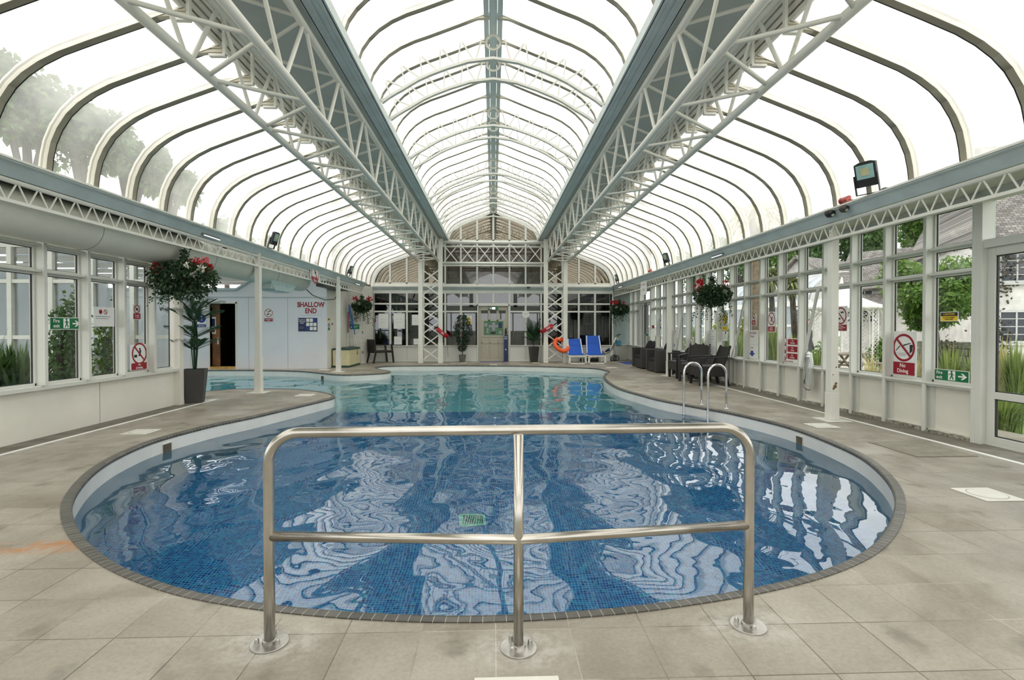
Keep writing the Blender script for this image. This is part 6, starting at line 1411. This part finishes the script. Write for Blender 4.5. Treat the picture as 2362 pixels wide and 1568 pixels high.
# --- vegetation on the right
def cordyline(px, py, dist, rad, note, seed):
    c = at(px, py, dist); random.seed(seed); t = thing('palm_tree', note, 'palm tree', (c.x, c.y, -.25)); H = c.z + .25; mb = MB(); mb.tube([(.3, 0, 0), (.1, .0, H * .5), (0, 0, H)], [.11, .09, .07], 8); mb.out('trunk', barkm, t)
    mb = MB(); R = rad * dist / FPX
    for i in range(260):
        d = rdir(.25); L = R * random.uniform(.7, 1.05); p0 = V((0, 0, H)); sd = d.cross(V((0, 0, 1))).normalized() * .03; p1 = p0 + d * L * .55; p2 = p0 + d * L - V((0, 0, .3 * L)); mb.add((p0 - sd, p0 + sd, p1 + sd, p1 - sd, p2), ((0, 1, 2, 3), (3, 2, 4)))
    mb.out('crown', M_leaf('spiky_leaves', (.12, .17, .06), (.32, .34, .14), .3), t)
cordyline(1777, 640, 16, 42, 'spiky cabbage palm right of the thick palm trunk', 41); cordyline(1826, 656, 15, 36, 'smaller spiky cabbage palm leaning behind the three panel board', 42)
c = at(1738, 840, 13); t = thing('palm_tree', 'thick trunked palm whose crown is above the window head', 'palm tree', (c.x, c.y, -.25)); mb = MB(); mb.tube([(0, 0, 0), (.02, 0, 2), (0, .03, 4.4)], [.17, .14, .13], 12); mb.out('trunk', M('palm_trunk', srgb(120, 104, 84), .9, var=.3, scale=10, bump=.8), t, smooth=True)
mb = MB(); random.seed(5)
for i in range(120):
    g = random.uniform(0, 2 * pi); d = V((cos(g), sin(g), random.uniform(-.9, .5))); L = random.uniform(.6, 1.1); sd = V((-sin(g), cos(g), 0)) * .03; p0 = V((0, 0, 4.4)); mb.add((p0 - sd, p0 + sd, p0 + d * L * .6 + sd, p0 + d * L * .6 - sd, p0 + d * L - V((0, 0, .4))), ((0, 1, 2, 3), (3, 2, 4)))
mb.out('crown', strawm, t)
tree_at(2145, 682, 12.5, 92, 'leafy green garden tree in front of the cottage', 51, lf1, 17000, ls=.10, lobes=6)
tree_at(1985, 540, 48, 75, 'tall tree above the cottage roof, the leftmost one over the gazebo', 52, lf2, 9000, ls=.36)
tree_at(2120, 520, 50, 80, 'tall tree rising over the middle of the cottage roof', 53, lf1, 9000, ls=.36)
tree_at(2235, 530, 46, 70, 'tall tree between the cottage and the roughcast house', 54, lf1, 4500, ls=.45)
tree_at(1880, 560, 52, 70, 'tree behind the gabled house', 55, lf2, 4000, ls=.36); tree_at(1790, 575, 55, 70, 'tree behind the cabbage palm', 56, lf1, 4000, ls=.36)
tree_at(1700, 600, 55, 60, 'tree over the conservatory roof, right of the thick palm', 57, lf2, 3500, ls=.36); tree_at(1600, 630, 60, 55, 'tree over the far end of the conservatory', 58, lf2, 3000, ls=.36)
bush_at(2036, 765, 17.5, 66, 'round clipped bush right of the gazebo', 61, lf1, 1800); bush_at(2165, 775, 11, 60, 'low brownish shrub under the garden tree', 62, M_leaf('bronze_leaves', (.05, .045, .03), (.12, .10, .07), .2), 1400, .07)
bush_at(1895, 790, 10.5, 55, 'leafy shrub below the gazebo posts', 63, lf1, 1300); bush_at(1722, 690, 15, 45, 'tall yellow green conifer left of the thick palm trunk', 64, lf3, 2000, .08)
bush_at(1655, 735, 17, 60, 'pale green shrub seen behind the POOL RULES board', 65, lf3, 1500); bush_at(1600, 745, 20, 50, 'yellow green shrub behind the red ringed sign', 66, lf1, 1300); bush_at(1690, 745, 13, 40, 'dark shrub behind the yellow diamond', 67, lf1, 1200)
clump_at(1785, 745, 10, 60, 'tall dense grass clump behind the caution sign', 71, grs, 700); clump_at(1835, 775, 9.5, 60, 'yellowing grass clump behind the three panel board', 72, lf3, 520); clump_at(1735, 770, 11, 50, 'grass clump behind the 1-4m depth board', 73, grs, 500)
clump_at(1880, 800, 9, 50, 'short grass clump at the foot of the diagonal brace', 74, grs, 420); clump_at(2010, 812, 9, 60, 'sparse grass tuft in front of the gravel', 75, strawm, 160, .01)
clump_at(2100, 800, 7.6, 60, 'straw grass behind the No Diving sign', 76, strawm, 260, .010); clump_at(2190, 790, 7.4, 70, 'reedy grass behind the right fire exit sign', 77, grs, 420, .012)
clump_at(2300, 775, 7.2, 75, 'straw coloured spiky plant outside the glazed door', 78, strawm, 260, .022); clump_at(2345, 790, 6.8, 60, 'tall green reeds outside the glazed door', 79, grs, 420, .014); clump_at(2310, 905, 6.3, 110, 'low green grass clump behind the lower door pane', 80, grs, 700, .009); clump_at(2255, 800, 8.2, 60, 'green iris clump by the door post', 81, grs, 400, .014)
for i, (px, s_) in enumerate(((1560, 82), (1640, 83), (1500, 84), (1675, 85), (1700, 86))): clump_at(px, 765, 14 - i * .3, 55, ('grass clump behind the middle column', 'grass clump behind the rules board', 'grass clump behind the double door', 'grass clump under the yellow diamond', 'reeds beside the near diagonal brace')[i], s_, grs, 380)
# stone wall
sw = M('dry_stone', srgb(150, 146, 138), .9, var=.35, scale=6, bump=.9)
a_, b_ = at(2120, 790, 13.5), at(2270, 790, 12.0); mb = MB(); d_ = (b_ - a_); d_.z = 0; random.seed(2)
for r in range(5):
    x = 0
    while x < d_.length: w = random.uniform(.15, .4); mb.obox(V((a_.x, a_.y, .15 + r * .17)) + d_.normalized() * (x + w / 2), (w * .96, .3 + random.uniform(-.04, .04), .16), Matrix.Rotation(atan2(d_.y, d_.x), 3, 'Z')); x += w
tag(mb.out('stone_wall', sw, bevel=.02), 'low dry stone wall under the garden tree', 'wall', kind='thing')
mb = MB(); mb.quad((-6.4, -4, 3.25), (-6.4, 8.4, 3.25), (-10.2, 8.4, 5.0), (-10.2, -4, 5.0)); nr = mb.out('neighbour_roof', M('white_felt_roof', srgb(236, 236, 234), .7, var=.06, scale=2)); nr.modifiers.new('t', 'SOLIDIFY').thickness = .1; struct(nr, 'white pitched roof just outside the left vault')
# --- left side: courtyard planting, neighbour trees seen through the vault
bush_at(150, 650, 7.2, 90, 'dark leafy bush in the courtyard behind the left fire exit sign', 95, lf2, 1500, .07); bush_at(250, 640, 7.9, 60, 'leafy bush in the courtyard behind the printed left sheet', 96, lf1, 1200, .07)
clump_at(40, 800, 7.3, 200, 'broad leaved clump outside the nearest left windows', 91, lf2, 360, .045, base=-.2); clump_at(-60, 770, 6.8, 160, 'leafy clump at the edge of the nearest left window', 92, lf2, 300, .045, base=-.2); clump_at(140, 815, 7.6, 70, 'dark sword leaved plant outside the left fire exit sign', 93, lf2, 60, .04, base=-.2)
for i, (px, py, dist, r, s) in enumerate(((60, 250, 19, 130, 101), (190, 300, 20, 90, 102), (300, 370, 22, 75, 103), (390, 420, 24, 55, 104), (-60, 180, 18, 130, 105), (640, 600, 40, 60, 106), (520, 560, 34, 60, 107))):
    tree_at(px, py, dist, r, ('hazy tree behind the nearest left vault panels', 'hazy tree behind the second left vault panel', 'hazy tree behind the third left vault panel', 'hazy tree behind the fourth left vault panel', 'hazy tree at the very edge of the left vault', 'faint tree behind the vault above the round duct', 'faint tree behind the vault above the hanging basket')[i], s, lf2, 4500, ls=.28)
# ------------------------------------------------------------------ lettering becomes plain mesh
bpy.context.view_layer.update(); dg_ = bpy.context.evaluated_depsgraph_get()
for o in [x for x in COL.objects if x.type == 'FONT']:
    me = bpy.data.meshes.new_from_object(o.evaluated_get(dg_)); me.name = 'lettering'; q = bpy.data.objects.new('printed_words', me); COL.objects.link(q); q.parent = o.parent; q.matrix_local = o.matrix_local.copy(); bpy.data.objects.remove(o)
